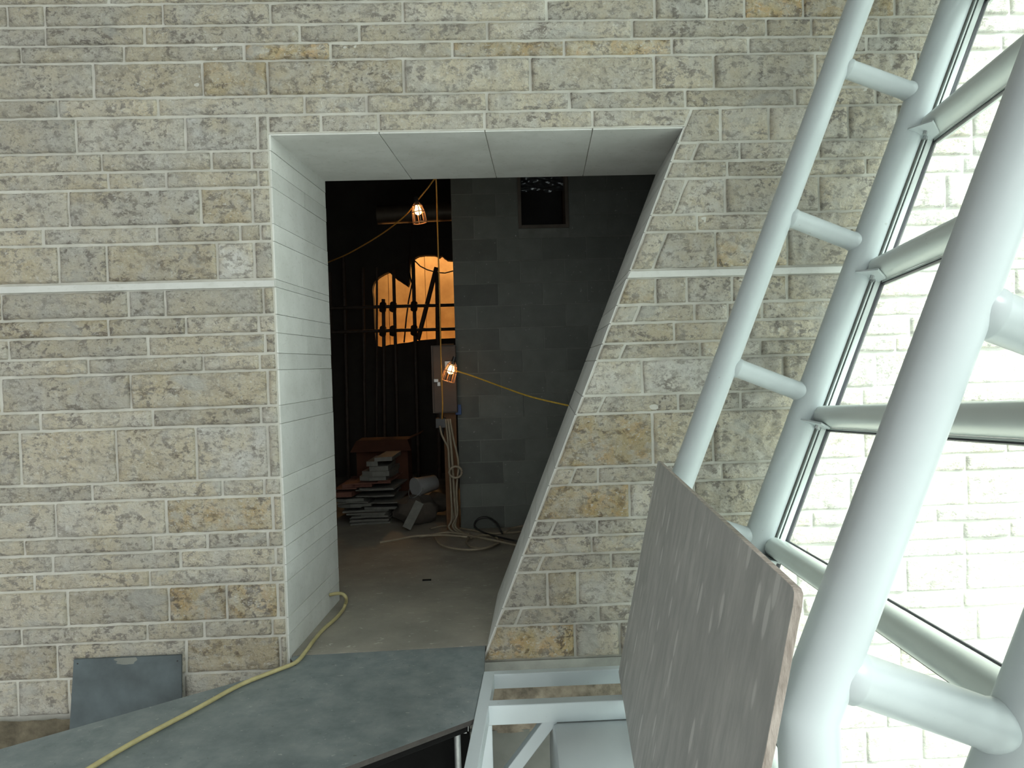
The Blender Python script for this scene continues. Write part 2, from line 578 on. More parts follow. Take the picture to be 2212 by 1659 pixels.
class Stones:
    def __init__(s):
        s.v, s.f, s.c, s.n = [], [], [], 0
        s.m = []

    def add(s, z0, z1, xa0, xa1, xb0, xb1, tone, rough=1.0, proud=None):
        """stone between z0..z1; left edge runs xa0 (bottom) to xa1 (top), right edge xb0 to xb1"""
        g = 0.0052
        z0 += g
        z1 -= g
        xa0 += g; xa1 += g; xb0 -= g; xb1 -= g
        wd = max((xb0 + xb1) / 2 - (xa0 + xa1) / 2, 0.02)
        far = xa0 > 3.5 or z0 > 3.7 or xb0 < -3.1
        cs = 0.05 if far else 0.013
        nx, nz_ = max(3, int(wd / cs)), max(3, int((z1 - z0) / cs))
        us = np.concatenate(([0, 0.004 / wd], np.linspace(0, 1, nx + 1)[1:-1], [1 - 0.004 / wd, 1]))
        hh = z1 - z0
        vs_ = np.concatenate(([0, 0.004 / hh], np.linspace(0, 1, nz_ + 1)[1:-1], [1 - 0.004 / hh, 1]))
        pr = proud if proud is not None else random.uniform(0.006, 0.022)
        sx = random.uniform(-0.006, 0.006)
        ox = random.uniform(0, 50)
        nu, nv = len(us), len(vs_)
        for j, v in enumerate(vs_):
            z = z0 + v * hh
            a = xa0 + (xa1 - xa0) * v
            b = xb0 + (xb1 - xb0) * v
            for i, u in enumerate(us):
                x = a + (b - a) * u
                ed = (i in (0, nu - 1)) or (j in (0, nv - 1))
                if ed:
                    y = 0.006
                    k = 0.0
                else:
                    e = min(u * wd, (1 - u) * wd, v * hh, (1 - v) * hh)
                    k = min(1.0, 0.35 + e / 0.022)
                    q = noise.noise(Vector((x * 7 + ox, 0, z * 9))) * 0.5 + noise.noise(Vector((x * 24 + ox, 3, z * 28))) * 0.55
                    y = -(0.002 + k * (pr + rough * 0.015 * q + sx * (u - .5) * 2))
                s.v.append((x + .0034 * noise.noise(Vector((x * 14 + ox, z * 14, 3))), y, z + .0034 * noise.noise(Vector((x * 14, z * 14 + ox, 9)))))
                s.c.append((tone[0], tone[1], tone[2], 1))
        o = s.n
        for j in range(nv - 1):
            for i in range(nu - 1):
                p = o + j * nu + i
                s.f.append((p, p + 1, p + nu + 1, p + nu))
        s.n += nu * nv


def tone_at(px, py, lo, hi, plo, phi):
    t = [random.random(), random.uniform(0, .28), random.uniform(0, .3)]
    for d, k in ((TAN, 1), (WHT, 2)):
        for (x, y), val in d.items():
            yy = y + 0.024 * (x - 590)
            if plo < x < phi and lo < yy < hi:
                t[k] = val
                if k == 1:
                    t[2] *= 0.3
    return t


def pxat(px, ymid):
    return PY(px, ymid - 0.024 * (px - 590), 0).x


def fill(joints, a, b):
    """add joints so that the part of the wall out of the photograph has stones too"""
    js = sorted(joints)
    x = a
    out = []
    first = js[0] if js else b
    while first - x > 0.62:
        x += random.uniform(0.25, 0.6)
        if first - x > 0.2:
            out.append(x)
    out += js
    x = js[-1] if js else a
    while b - x > 0.62:
        x += random.uniform(0.25, 0.6)
        if b - x > 0.15:
            out.append(x)
    return out


S = Stones()
# courses above the photograph
ztops = [zc(-66)]
zz = zc(-105)
allc = []
for a, b in zip(bounds[1:], bounds[2:]):
    allc.append((a, b))
for (a, b) in allc:
    if a == 603:
        continue
    z1, z0 = zc(a), zc(b)
    ym = (a + b) / 2
    if a < 249:
        js = [pxat(p, ym) for p in LJ.get(a, [])]
        edges = [XMIN] + fill(js, XMIN, XMAX) + [XMAX]
        for e0, e1 in zip(edges, edges[1:]):
            pc = W / 2 + ((e0 + e1) / 2) / 3.8 * F
            S.add(z0, z1, e0, e0, e1, e1, tone_at(0, 0, a, b, W / 2 - 56 + e0 / 3.8 * F, W / 2 - 56 + e1 / 3.8 * F))
        continue
    # left of the opening
    js = [pxat(p, ym) for p in LJ[a]]
    edges = [XMIN] + fill(js, XMIN, XL) + [XL]
    # fill() may add stones after the last joint; corner returns are narrow so that never happens here
    for e0, e1 in zip(edges, edges[1:]):
        S.add(z0, z1, e0, e0, e1, e1, tone_at(0, 0, a, b, W / 2 - 56 + e0 / 3.8 * F, W / 2 - 56 + e1 / 3.8 * F), 0.6 if e1 == XL else 1.0)
    # right of the opening
    js = []
    sl = set()
    for p in RJ[a]:
        x = pxat(abs(p), ym)
        js.append(x)
        if p < 0:
            sl.add(round(x, 5))
    xm = xr((z0 + z1) / 2)
    js = [x for x in js if x > xm + 0.05]
    edges = [xm] + fill(js, xm, XMAX) + [XMAX]
    for e0, e1 in zip(edges, edges[1:]):
        h2 = (z1 - z0) / 2 * LEAN
        s0 = h2 if (e0 == xm or round(e0, 5) in sl) else 0
        s1 = h2 if round(e1, 5) in sl else 0
        S.add(z0, z1, e0 - s0, e0 + s0, e1 - s1, e1 + s1, tone_at(0, 0, a, b, W / 2 - 56 + e0 / 3.8 * F, W / 2 - 56 + e1 / 3.8 * F))
# last course, left of the opening only
z1, z0 = zc(1447), zc(1524)
edges = [XMIN, -3.5, -3.05, pxat(40, 1485), pxat(150, 1485), pxat(399, 1485), XL + .0]
for e0, e1 in zip(edges, edges[1:]):
    S.add(z0, z1, e0, e0, e1, e1, (random.uniform(.3, .8), .15, .5), 0.8)
# courses below, outdoors only
z1 = zc(1447)
while z1 > -1.3:
    z0 = z1 - random.choice((.09, .18, .18))
    edges = [1.47] + fill([random.uniform(1.6, 1.9)], 1.47, XMAX) + [XMAX]
    for e0, e1 in zip(edges, edges[1:]):
        S.add(z0, z1, e0, e0, e1, e1, (random.random(), random.uniform(0, .35), random.uniform(0, .4)))
    z1 = z0
# lintel stones
zl0, zl1 = ZT, zc(249)
le = [XL] + [PY(p, 262, 0).x for p in (693, 818, 1047, 1280)]
for e0, e1 in zip(le, le[1:] + [None]):
    if e1 is None:
        S.add(zl0, zl1, e0, e0, xr(zl0), xr(zl1), (0.6, .12, .3), 0.5, 0.008)
    else:
        S.add(zl0, zl1, e0, e0, e1, e1, (0.6, .12, .3), 0.5, 0.008)
# courses above the frame
z = zc(-66)
while z < ZTOP - 0.1:
    h = random.choice((0.09, 0.09, 0.18))
    edges = [XMIN] + fill([random.uniform(-3.6, -3.2)], XMIN, XMAX) + [XMAX]
    for e0, e1 in zip(edges, edges[1:]):
        S.add(z, z + h, e0, e0, e1, e1, (random.random(), random.uniform(0, .4), random.uniform(0, .3)))
    z += h
ZTOP = z

me = bpy.data.meshes.new('wall_front')
nv = len(S.v)
core = MB()
zb = zc(1447)
zl_hi, zl_lo = zc(603), zc(620)
# front mortar face, as quads round the opening, and the wall's own thickness
T3 = DV * THK


def fr(x, z, y=0.0):
    return Vector((x, y, z))


polyL = [fr(XMIN, ZBOT), fr(XL, ZBOT), fr(XL, ZT), fr(XMIN, ZT)]
polyT = [fr(XMIN, ZT), fr(XMAX, ZT), fr(XMAX, ZTOP), fr(XMIN, ZTOP)]
polyR = [fr(xr(0.0 + BR.z), ZBOT), fr(XMAX, ZBOT), fr(XMAX, ZT), fr(xr(ZT), ZT), fr(xr(BR.z), BR.z)]
for p in (polyL, polyT, polyR):
    core.prism(p, T3)
core.prism([fr(XL, ZBOT), fr(xr(BR.z), ZBOT), fr(xr(BR.z), -0.06), fr(XL, -0.06)], T3)
verts = [tuple(v) for v in S.v] + [tuple(v) for v in core.v]
faces = S.f + [tuple(i + nv for i in f) for f in core.f]
me.from_pydata(verts, [], faces)
me.materials.append(STONE)
me.materials.append(MORTAR)
me.polygons.foreach_set('material_index', [0] * len(S.f) + [1] * len(core.f))
me.polygons.foreach_set('use_smooth', [True] * len(S.f) + [False] * len(core.f))
ca = me.color_attributes.new('tone', 'FLOAT_COLOR', 'POINT')
ca.data.foreach_set('color', np.array(S.c + [(0.5, 0, 0, 1)] * len(core.v), dtype=np.float32).ravel())
me.update()
wall = bpy.data.objects.new('wall_front', me)
COL.objects.link(wall)
struct(wall)

# projecting smooth band
b = MB()
hb = (zl_hi - zl_lo)
for x0, x1 in ((XMIN, XL + 0.004), (xr(zl_lo) - 0.004, XMAX)):
    x0t = x0 if x0 == XMIN else xr(zl_hi) - 0.004
    b.prism([fr(x0, zl_lo, -0.001), fr(x1, zl_lo, -0.001), fr(x1, zl_hi - 0.006, -0.001), fr(x0t, zl_hi - 0.006, -0.001)], (0, -0.010, 0), att=(0.0, 0, 0))
struct(b.build('trim_1', SAWN, attr=True, bevel=0.002))

# doorway lining: left reveal, one slab face per course with open joints
b = MB()
rb = [249] + bounds[bounds.index(325):]
rb[0] = None
zs = [ZT] + [zc(y) for y in bounds if y >= 325] + [-0.05]
splits = {2: 0.55, 3: 0.5, 5: .45, 8: .4, 9: .5, 10: .55, 11: .75, 13: .6, 15: .4, 17: .5, 19: .3, 21: .6, 22: .7}
for i, (zt, z0) in enumerate(zip(zs, zs[1:])):
    if zt - z0 < 0.02:
        continue
    segs = [0, splits[i], 1] if i in splits else [0, 1]
    for a0, a1 in zip(segs, segs[1:]):
        d0, d1 = a0 * THK + (0.003 if a0 == 0 else 0.002), a1 * THK - (0 if a1 == 1 else 0.002)
        p = lambda d, zz_, o: Vector((XL, 0, zz_)) + DV * d + Vector((o, 0, 0))
        off = 0.008 + random.uniform(-.001, .001)
        b.hexa([p(d0, z0 + .0013, -.01), p(d1, z0 + .0013, -.01), p(d1, zt - .0013, -.01), p(d0, zt - .0013, -.01)],
               [p(d0, z0 + .0013, off), p(d1, z0 + .0013, off), p(d1, zt - .0013, off), p(d0, zt - .0013, off)], att=(random.random(), 0, 0))
struct(b.build('trim_2', SAWN, attr=True))
# soffit slabs
b = MB()
sp_ = [XL] + [PY(p, 278, 0).x for p in (818, 1047, 1280)] + [TR.x - 0.004]
sx_ = [0, .012, .0, -.006, 0]
for x0, x1 in zip(sp_, sp_[1:]):
    p = lambda x, d, zz_: Vector((x, 0.004, zz_)) + DV * d
    b.hexa([p(x0 + .0035, 0, ZT + .01), p(x1 - .002, 0, ZT + .01), p(x1 - .002, THK, ZT + .01), p(x0 + .002, THK, ZT + .01)],
           [p(x0 + .0035, 0, ZT - .008), p(x1 - .002, 0, ZT - .008), p(x1 - .002, THK, ZT - .008), p(x0 + .002, THK, ZT - .008)], att=(random.random(), 0, 0))
struct(b.build('trim_3', SAWN, attr=True))
# slanted right reveal
b = MB()
for (zt, z0) in zip(zs, zs[1:]):
    if zt - z0 < 0.02:
        continue
    p = lambda d, zz_, o: Vector((xr(zz_) + o, 0.002, zz_)) + DV * d
    b.hexa([p(0, z0 + .002, .01), p(THK, z0 + .002, .01), p(THK, zt - .002, .01), p(0, zt - .002, .01)],
           [p(0, z0 + .002, -.006), p(THK, z0 + .002, -.006), p(THK, zt - .002, -.006), p(0, zt - .002, -.006)], att=(random.random(), 0, 0))
struct(b.build('trim_4', SAWN, attr=True))


# rough footing below the last course
def rough_strip(name, x0, x1, z0, z1, y, amp, mat, cs=0.03):
    nx, nz_ = int((x1 - x0) / cs), max(2, int((z1 - z0) / cs))
    mb = MB()
    vs = []
    for j in range(nz_ + 1):
        for i in range(nx + 1):
            x, zz_ = x0 + (x1 - x0) * i / nx, z0 + (z1 - z0) * j / nz_
            q = noise.noise(Vector((x * 5, 1, zz_ * 9))) + 0.5 * noise.noise(Vector((x * 17, 4, zz_ * 22))) - 1.2 * max(0, 0.12 - abs(noise.noise(Vector((x * 2.3, 8, zz_ * 7))))) / .12
            vs.append((x, y - amp * max(q, -1.6), zz_))
    fs = [(j * (nx + 1) + i, j * (nx + 1) + i + 1, (j + 1) * (nx + 1) + i + 1, (j + 1) * (nx + 1) + i) for j in range(nz_) for i in range(nx)]
    mb.add(vs, fs)
    return struct(mb.build(name, mat, smooth=True))


zf1 = zb - 0.004
rough_strip('trim_5', XMIN, XL - .1, -0.62, zc(1524) - .003, -0.045, 0.020, simple('dark_weathered_rock', (.17, .145, .10), .95, var=.28, scale=14, bmp=1.0), 0.02)
rough_strip('trim_9', xr(zf1) - .05, 1.45, -0.42, zf1 - 0.088, -0.040, 0.016, ROCK, 0.02)
b = MB()
for x0, x1 in ((xr(zf1) - .01, 1.45),):
    b.prism([fr(x0, zf1 - .085, -.002), fr(x1, zf1 - .085, -.002), fr(x1, zf1, -.002), fr(x0, zf1, -.002)], (0, -.012, 0), att=(.3, 0, 0))
struct(b.build('trim_6', simple('grey_bedding_mortar', (.40, .41, .375), .9, scale=9, bmp=.3)))
b = MB()
b.box(XMIN, 1.45, -0.035, -0.001, ZBOT, -0.41)
struct(b.build('trim_7', CONC))

# ------------------------------------------------------------------ floors
b = MB()
IF_BACK, IF_L, IF_R = 10.2, -4.6, 4.6
b.box(IF_L, IF_R, THK - .002, IF_BACK, -0.15, 0.0)
thr0, thr1 = PZ(640, 1415, 0.0), PZ(1052, 1393, 0.0)
b.prism([(XL + .0, thr0.y, -.05), (xr(0), thr1.y, -.05), (xr(0) + DV.x * THK + .05, THK, -.05), (XL + DV.x * THK, THK, -.05)], (0, 0, .05))
struct(b.build('floor', FLOOR))
b = MB()
b.box(XMIN, 9.0, -9.0, -0.03, -2.75, -2.6)
struct(b.build('floor_lower', simple('pale_bounce_slab', (.46, .46, .43), .9)))  # lower floor colour raised so that it bounces light upward

b = MB()
b.box(1.6, 14.0, -14.0, -.03, -1.6, -1.3)
struct(b.build('ground', simple('pale_bounce_ground', (.45, .45, .43), .95)))  # unseen ground added pale, to bounce light in through the glazing

# ------------------------------------------------------------------ room behind the doorway
YC = PZ(1000, 1143, 0.0).y
print('YC', YC, 'XL', XL, 'ZT', ZT, 'BL', BL, 'BR', BR, 'LEAN', LEAN, 'zb', zb)
XC = PY(985, 800, YC).x
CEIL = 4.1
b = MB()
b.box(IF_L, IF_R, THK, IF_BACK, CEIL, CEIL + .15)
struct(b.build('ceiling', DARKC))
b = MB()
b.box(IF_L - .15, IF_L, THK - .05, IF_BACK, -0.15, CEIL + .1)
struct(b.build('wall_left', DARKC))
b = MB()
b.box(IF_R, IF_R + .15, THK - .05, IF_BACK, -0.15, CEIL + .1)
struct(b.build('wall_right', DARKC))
# concrete block wall with its opening
o0, o1 = PY(1120, 494, YC), PY(1226, 376, YC)
OX0, OX1, OZ0, OZ1 = o0.x, o1.x, o0.z, o1.z + 0.10
b = MB()
jn = 0.010


def cmu_block(x0, x1, z0, z1, t):
    b.box(x0 + jn / 2, x1 - jn / 2, YC, YC + .1, z0 + jn / 2, z1 - jn / 2, 0, (t, 0, 0))


row = 0
z = 0.0
while z < CEIL:
    x = XC
    first = 0.2 if row % 2 else 0.4
    while x < IF_R:
        x2 = min(x + first, IF_R)
        t = random.uniform(.35, .75)
        if x == XC and row % 2 == 0 or (x == XC and random.random() < .6):
            t = random.uniform(0.05, 0.4)
        parts = [(x, x2)]
        z1 = min(z + .2, CEIL)
        if z1 > OZ0 + .02 and z < OZ1 - .02:
            parts = []
            if x < OX0:
                parts.append((x, min(x2, OX0)))
            if x2 > OX1:
                parts.append((max(x, OX1), x2))
        for a0, a1 in parts:
            if a1 - a0 > .03:
                cmu_block(a0, a1, z, z1, t)
        x = x2
        first = 0.4
    z += 0.2
    row += 1
for p in ([(XC + .002, OX0), (0, CEIL)], [(OX1, IF_R), (0, CEIL)], [(OX0, OX1), (0, OZ0)], [(OX0, OX1), (OZ1, CEIL)]):
    b.box(p[0][0], p[0][1], YC + .004, YC + .19, p[1][0], p[1][1], 1)
struct(b.build('wall_back', [CMU, CMUJ], attr=True, bevel=0.002))
# framed opening in the block wall with a crumpled plastic sheet inside
t = bpy.data.objects.new('window_1', None)
COL.objects.link(t)
t.location = (OX0, YC, OZ0)
struct(t)
b = MB()
fw = .03
for (x0, x1, z0, z1) in ((OX0, OX0 + fw, OZ0, OZ1), (OX1 - fw, OX1, OZ0, OZ1), (OX0 + fw, OX1 - fw, OZ0, OZ0 + fw), (OX0 + fw, OX1 - fw, OZ1 - fw, OZ1)):
    b.box(x0, x1, YC - .012, YC + .19, z0, z1)
b.build('window_frame', simple('brown_timber_frame', (.13, .11, .09), .7), t, bevel=.002)
b = MB()
b.box(OX0, OX1, YC + .6, YC + .62, OZ0 - .1, OZ1 + .1)
b.build('backing', BLACKP, t)
b = MB()
nx, nz_ = 40, 26
vs = []
zp0, zp1 = PY(1170, 408, YC).z, OZ1 - fw
for j in range(nz_ + 1):
    for i in range(nx + 1):
        x = OX0 + fw + (OX1 - OX0 - 2 * fw) * i / nx
        zz_ = zp0 + (zp1 - zp0) * j / nz_
        zz_ += .025 * noise.noise(Vector((x * 9, 2, 0))) * (1 - j / nz_)
        y = YC + .08 + .035 * noise.turbulence(Vector((x * 9, 5, zz_ * 30)), 3, True) + .03 * j / nz_
        vs.append((x, y, zz_))
b.add(vs, [(j * (nx + 1) + i, j * (nx + 1) + i + 1, (j + 1) * (nx + 1) + i + 1, (j + 1) * (nx + 1) + i) for j in range(nz_) for i in range(nx)])
pl, nt_, bs_ = newmat('crinkled_polythene')
bs_.inputs['Base Color'].default_value = (.10, .11, .12, 1)
bs_.inputs['Roughness'].default_value = 0.12
bs_.inputs['Metallic'].default_value = 0.55
sh = b.build('plastic_sheet', pl, smooth=True)
tag(sh, 'crinkled shiny plastic sheet hanging in the square opening of the block wall', 'plastic sheet')

# dark cavity wall with a ragged hole and the lit formwork beyond
YS = 6.4
hole = [(500, 1000), (512, 975), (540, 950), (565, 930), (600, 912), (640, 895), (662, 888), (672, 935), (700, 962), (735, 985), (770, 1005), (792, 1026), (806, 990), (812, 900), (822, 800), (850, 780), (885, 760),
        (940, 753), (1020, 755), (1062, 775), (1082, 760), (1108, 778), (1130, 800), (1180, 800), (1260, 810), (1260, 1450), (1195, 1462), (1050, 1465), (960, 1475), (900, 1482), (800, 1498), (700, 1512), (640, 1520), (580, 1537), (525, 1528),
        (508, 1400), (500, 1180), (492, 1060)]
hp = []
for k, (x, y) in enumerate(hole):
    x2, y2 = hole[(k + 1) % len(hole)]
    for s_ in (0, .5):
        xx, yy = x + (x2 - x) * s_, y + (y2 - y) * s_
        hp.append(PY(xx / 3.95 + 680 + random.uniform(-.8, .8), yy / 3.95 + 360 + random.uniform(-.8, .8), YS))
cx, cz = sum(p.x for p in hp) / len(hp), sum(p.z for p in hp) / len(hp)
outer = []
for p in hp:
    dx, dz = p.x - cx, p.z - cz
    ks = []
    if dx > 0: ks.append((XC + 1.2 - cx) / dx)
    if dx < 0: ks.append((IF_L + .01 - cx) / dx)
    if dz > 0: ks.append((CEIL - .01 - cz) / dz)
    if dz < 0: ks.append((0.005 - cz) / dz)
    kk = min(ks)
    outer.append(Vector((cx + dx * kk, YS, cz + dz * kk)))
b = MB()
n_ = len(hp)
mid = [(hp[i] * .8 + outer[i] * .2) + Vector((0, -.05 + .06 * noise.noise(hp[i] * 3), 0)) for i in range(n_)]
fl = lambda vs_, dy: [v + Vector((0, dy, 0)) for v in vs_]
vs = hp + mid + outer + fl(hp, .14) + fl(outer, .2)
fs = []
for i in range(n_):
    j = (i + 1) % n_
    fs += [(i, j, n_ + j, n_ + i), (n_ + i, n_ + j, 2 * n_ + j, 2 * n_ + i), (j, i, 3 * n_ + i, 3 * n_ + j), (3 * n_ + j, 3 * n_ + i, 4 * n_ + i, 4 * n_ + j)]
b.add(vs, fs)
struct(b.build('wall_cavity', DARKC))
b = MB()
b.box(XC + 1.15, XC + 1.25, YC + .15, IF_BACK, 0, CEIL)
struct(b.build('wall_partition', DARKC))
b = MB()
YF = 8.6
b.box(IF_L, IF_R, YF, YF + .15, 0.0, CEIL)
nn = MB()
x = IF_L
while x < XC + 1.1:
    w_ = random.uniform(.45, .62)
    nn.box(x, x + w_ - .01, YF - random.uniform(.015, .05), YF + .01, 0.01, CEIL - .01)
    x += w_
b.v += nn.v
b.f += [tuple(i + 8 for i in f) for f in nn.f]
b.m += nn.m
struct(b.build('wall_formwork', FORM))


def lamp_light(name, loc, power, col, r=0.03):
    l = bpy.data.lights.new(name, 'POINT')
    l.energy = power
    l.color = col
    l.shadow_soft_size = r
    o = bpy.data.objects.new(name, l)
    COL.objects.link(o)
    o.location = loc
    return o


# work lamp standing between the cavity wall and the formwork
pk = PY(925, 520, 7.6)
lamp_light('work_lamp', (pk.x + .05, 7.7, pk.z + .25), 120, (1.0, .55, .20), .06)
pk = PY(900, 770, 7.6)
lamp_light('work_lamp', (pk.x, 7.9, pk.z - .1), 45, (1.0, .45, .12), .06)

# scaffold in front of the hole
YSC = 6.0
sc0 = PZ(860, 1120, 0)
scf = thing('scaffold', 'dark tube scaffold standing before the orange-lit wall, ledgers across it', 'scaffold', (PY(850, 900, YSC).x, YSC, 0))


def zpx(zx, zy, Y):
    return PY(zx / 3.95 + 680, zy / 3.95 + 360, Y)


for (x0, y0, x1, r) in ((530, 860, 530, .014), (585, 1130, 590, .024), (672, 880, 690, .022), (838, 780, 860, .024), (1045, 900, 1052, .03), (245, 760, 265, .024), (410, 860, 420, .018), (130, 900, 140, .02)):
    a = zpx(x0, y0, YSC)
    c = zpx(x1, 1600, YSC)
    d = (c - a) / (c.z - a.z)
    bot = a + d * (0.0 - a.z)
    b = MB()
    b.tube([bot, a], r, 12)
    b.build('standard', RUST, scf, smooth='auto')
for yy in (1185, 1390):
    a, c = zpx(100, yy, YSC - .06), zpx(1260, yy, YSC - .06)
    c.z = a.z = (a.z + c.z) / 2 - .012
    b = MB()
    b.tube([a, c], .022, 12)
    b.build('ledger', RUST, scf, smooth='auto')
    for xx in (585, 672, 850):
        q = zpx(xx, yy, YSC)
        b = MB()
        b.tube([(q.x, YSC - .09, a.z - .05), (q.x, YSC - .02, a.z + .04)], .045, 10)
        b.build('coupler', RUST, scf, smooth='auto')
b = MB()
b.tube([zpx(1038, 860, YSC + .06), zpx(880, 1480, YSC + .06)], .03, 12)
b.build('brace', RUST, scf, smooth='auto')
b = MB()
pa = [zpx(x, y, YSC + .12) for x, y in ((850, 800), (900, 850), (960, 880), (1040, 903), (1110, 908), (1200, 885))]
b.tube(pa, .008, 8)
tag(b.build('sagging_cable', BLACKP, smooth=True), 'thin black cable sagging across the orange-lit hole', 'cable')
b = MB()
b.tube([zpx(798, 760, 6.45), zpx(800, 790, 6.34), zpx(805, 900, 6.3), zpx(830, 1000, 6.3), zpx(800, 1150, 6.3), zpx(780, 1300, 6.3), zpx(762, 1500, 6.33)], .01, 8)
tag(b.build('hanging_wire', BLACKP, smooth=True), 'loose dark wire hanging vertically across the orange-lit hole', 'wire')
# duct under the ceiling
b = MB()
a, c = PY(815, 465, 5.2), PY(975, 455, 5.2)
b.tube([a, c + Vector((.5, 0, 0))], .11, 20)
tag(b.build('ceiling_duct', simple('dull_duct_metal', (.16, .13, .10), .5, .4), smooth='auto'), 'dull round duct hanging high behind the upper caged lamp', 'duct')

# ------------------------------------------------------------------ caged lamps
BULB = mat_emit('lamp_bulb', (1.0, .60, .24), 8)
WIRE = simple('orange_cage_wire', (.80, .45, .25), .4)


def cage_lamp(px, py, Y, tilt, label, power):
    p = PY(px, py, Y)
    s = (Y - CAM.y) / F          # metres for one pixel
    root = thing('caged_lamp', label, 'lamp', p)
    R_ = Matrix.Rotation(tilt, 4, 'Y')
    M = lambda q: p + (R_ @ Vector(q))
    u = s * 1.18
    b = MB()
    b.tube([M((0, 0, 25 * u)), M((0, 0, 13 * u)), M((0, 0, 10 * u))], [3.2 * u, 4.6 * u, 4 * u], 14)
    b.build('socket', BLACKP, root, smooth='auto')
    b = MB()
    pr = [(-8, .5), (-7.4, 3), (-5, 5.6), (-1, 6.6), (3, 5.6), (7, 3.6), (11, 3.2)]
    b.tube([M((0, 0, z_ * u)) for z_, r in pr], [r * u for z_, r in pr], 16)
    b.build('bulb', BULB, root, smooth=True)
    rings = [(9, 8.5), (-3, 11.5), (-22, 12.5)]
    for z_, r in rings:
        b = MB()
        ring = [M((r * u * math.cos(k * math.pi / 12), r * u * math.sin(k * math.pi / 12), z_ * u)) for k in range(25)]
        b.tube(ring, .9 * u, 6)
        b.build('cage_ring', WIRE, root, smooth=True)
    for k in range(8):
        th = k * math.pi / 4 + .2
        q = lambda r, z_: M((r * u * math.cos(th), r * u * math.sin(th), z_ * u))
        b = MB()
        b.tube([q(3.5, 16), q(8.5, 9), q(11.5, -3), q(12.5, -22)], .8 * u, 6)
        b.build('cage_wire', WIRE, root, smooth=True)
    l = lamp_light('bulb_light', M((0, 0, -14 * u)), power, (1.0, .48, .15), .03)
    l.location = l.location - root.location
    l.parent = root
    return p


YL1, YL2 = 2.3, YC - .35
l1 = cage_lamp(903, 455, YL1, math.radians(-8), 'glowing caged work lamp hanging highest in the dark room', .25)
l2 = cage_lamp(974, 799, YL2, math.radians(18), 'glowing caged work lamp in front of the grey electrical box', .35)


def cable(name, pts, r, mat, label, cat='cable', sub=6, group=None):
    """smooth curve through pts as a tube"""
    P_ = [Vector(p) for p in pts]
    P_ = [P_[0] * 2 - P_[1]] + P_ + [P_[-1] * 2 - P_[-2]]
    out = []
    for i in range(1, len(P_) - 2):
        for k in range(sub):
            t_ = k / sub
            a, b_, c, d = P_[i - 1:i + 3]
            out.append(0.5 * ((2 * b_) + (c - a) * t_ + (2 * a - 5 * b_ + 4 * c - d) * t_ ** 2 + (3 * b_ - a - 3 * c + d) * t_ ** 3))
    out.append(P_[-2])
    mb = MB()
    mb.tube(out, r, 8)
    return tag(mb.build(name, mat, smooth=True), label, cat, group)


s1 = (YL1 - CAM.y) / F
cable('lamp_cord', [PY(690, 574, 3.9), PY(720, 562, 3.6), PY(756, 546, 3.3), PY(819, 509, 2.8), PY(867, 473, 2.45), PY(890, 449, YL1 + .03), PY(906, 428, YL1 + .02), PY(924, 406, YL1), PY(939, 386, YL1), PY(942, 388, YL1), PY(944, 440, YL1 + .05), PY(946, 520, 2.3),
      PY(949, 620, 2.4), PY(951, 700, 2.42), PY(953, 790, YL2 - .05), PY(956, 870, YL2 - .05), PY(955, 905, YL2)], .0062, ORANGE,
      'orange cord from the upper caged lamp, dropping in front of the electrical box', 'cord')
cable('yellow_line', [PY(982, 800, YL2), PY(1020, 812, YL2), PY(1080, 834, YL2 - .2), PY(1150, 858, YL2 - .5), PY(1245, 880, YL2 - .8), PY(1330, 900, YL2 - 1.0)], .0065, YCORD,
      'yellow line stretched from the lower lamp across the block wall', 'line')

# ------------------------------------------------------------------ electrical box on its post
YB = YC - .12
post0, post1 = PY(974, 1140, YB + .12), PY(985, 745, YB + .12)
b = MB()
b.box(post0.x - .035, XC - .012, YC - .02, YC + .07, 0, PY(985, 742, YC).z)
tag(b.build('timber_post', WOOD, bevel=.003), 'rough timber post at the end of the block wall, lit orange', 'post')
e0, e1 = PY(935, 893, YB), PY(984, 745, YB)
root = thing('electrical_box', 'tall grey electrical box behind the lower caged lamp', 'electrical box', ((e0.x + e1.x) / 2, YB, e0.z))
b = MB()
b.box(e0.x, e1.x, YB, YC - .022, e0.z, e1.z)
b.build('enclosure', GREYBOX, root, bevel=.004)
b = MB()
b.box(e0.x + .018, e1.x - .004, YB - .014, YB, e0.z + .01, e1.z - .01)
dr = b.build('door', GREYBOX, root, bevel=.003)
b = MB()
q = PY(945, 822, YB)
b.box(q.x - .03, q.x + .012, YB - .04, YB - .012, q.z - .015, q.z + .015)
b.box(q.x - .002, q.x + .028, YB - .03, YB - .012, q.z - .05, q.z - .012)
b.build('latch', STEEL, root, bevel=.003)
b = MB()
q = PY(972, 783, YB)
b.box(q.x - .045, q.x + .03, YB - .028, YB - .012, q.z - .06, q.z + .012)
b.build('name_plate', STEEL, root, bevel=.002)
# plug socket under the box
q = PY(952, 912, YB)
b = MB()
b.box(q.x - .045, q.x + .045, YB - .02, YB + .06, q.z - .05, q.z + .035)
b.tube([(q.x, YB + .02, q.z - .04), (q.x, YB + .02, q.z - .09)], .022, 12)
b.tube([(q.x, YB + .02, q.z + .03), (q.x, YB + .02, e0.z + .005)], .012, 12)
tag(b.build('plug_connector', BLACKP, bevel=.004), 'black plug connector hanging just under the electrical box', 'plug')
b = MB()
q0, q1 = PY(984, 896, YC - .03), PY(993, 874, YC - .03)
b.box(q0.x, q1.x + .012, YC - .035, YC - .002, q0.z, q1.z)
tag(b.build('blue_tag', BLUE, bevel=.003), 'small blue plastic tag at the edge of the block wall', 'tag')

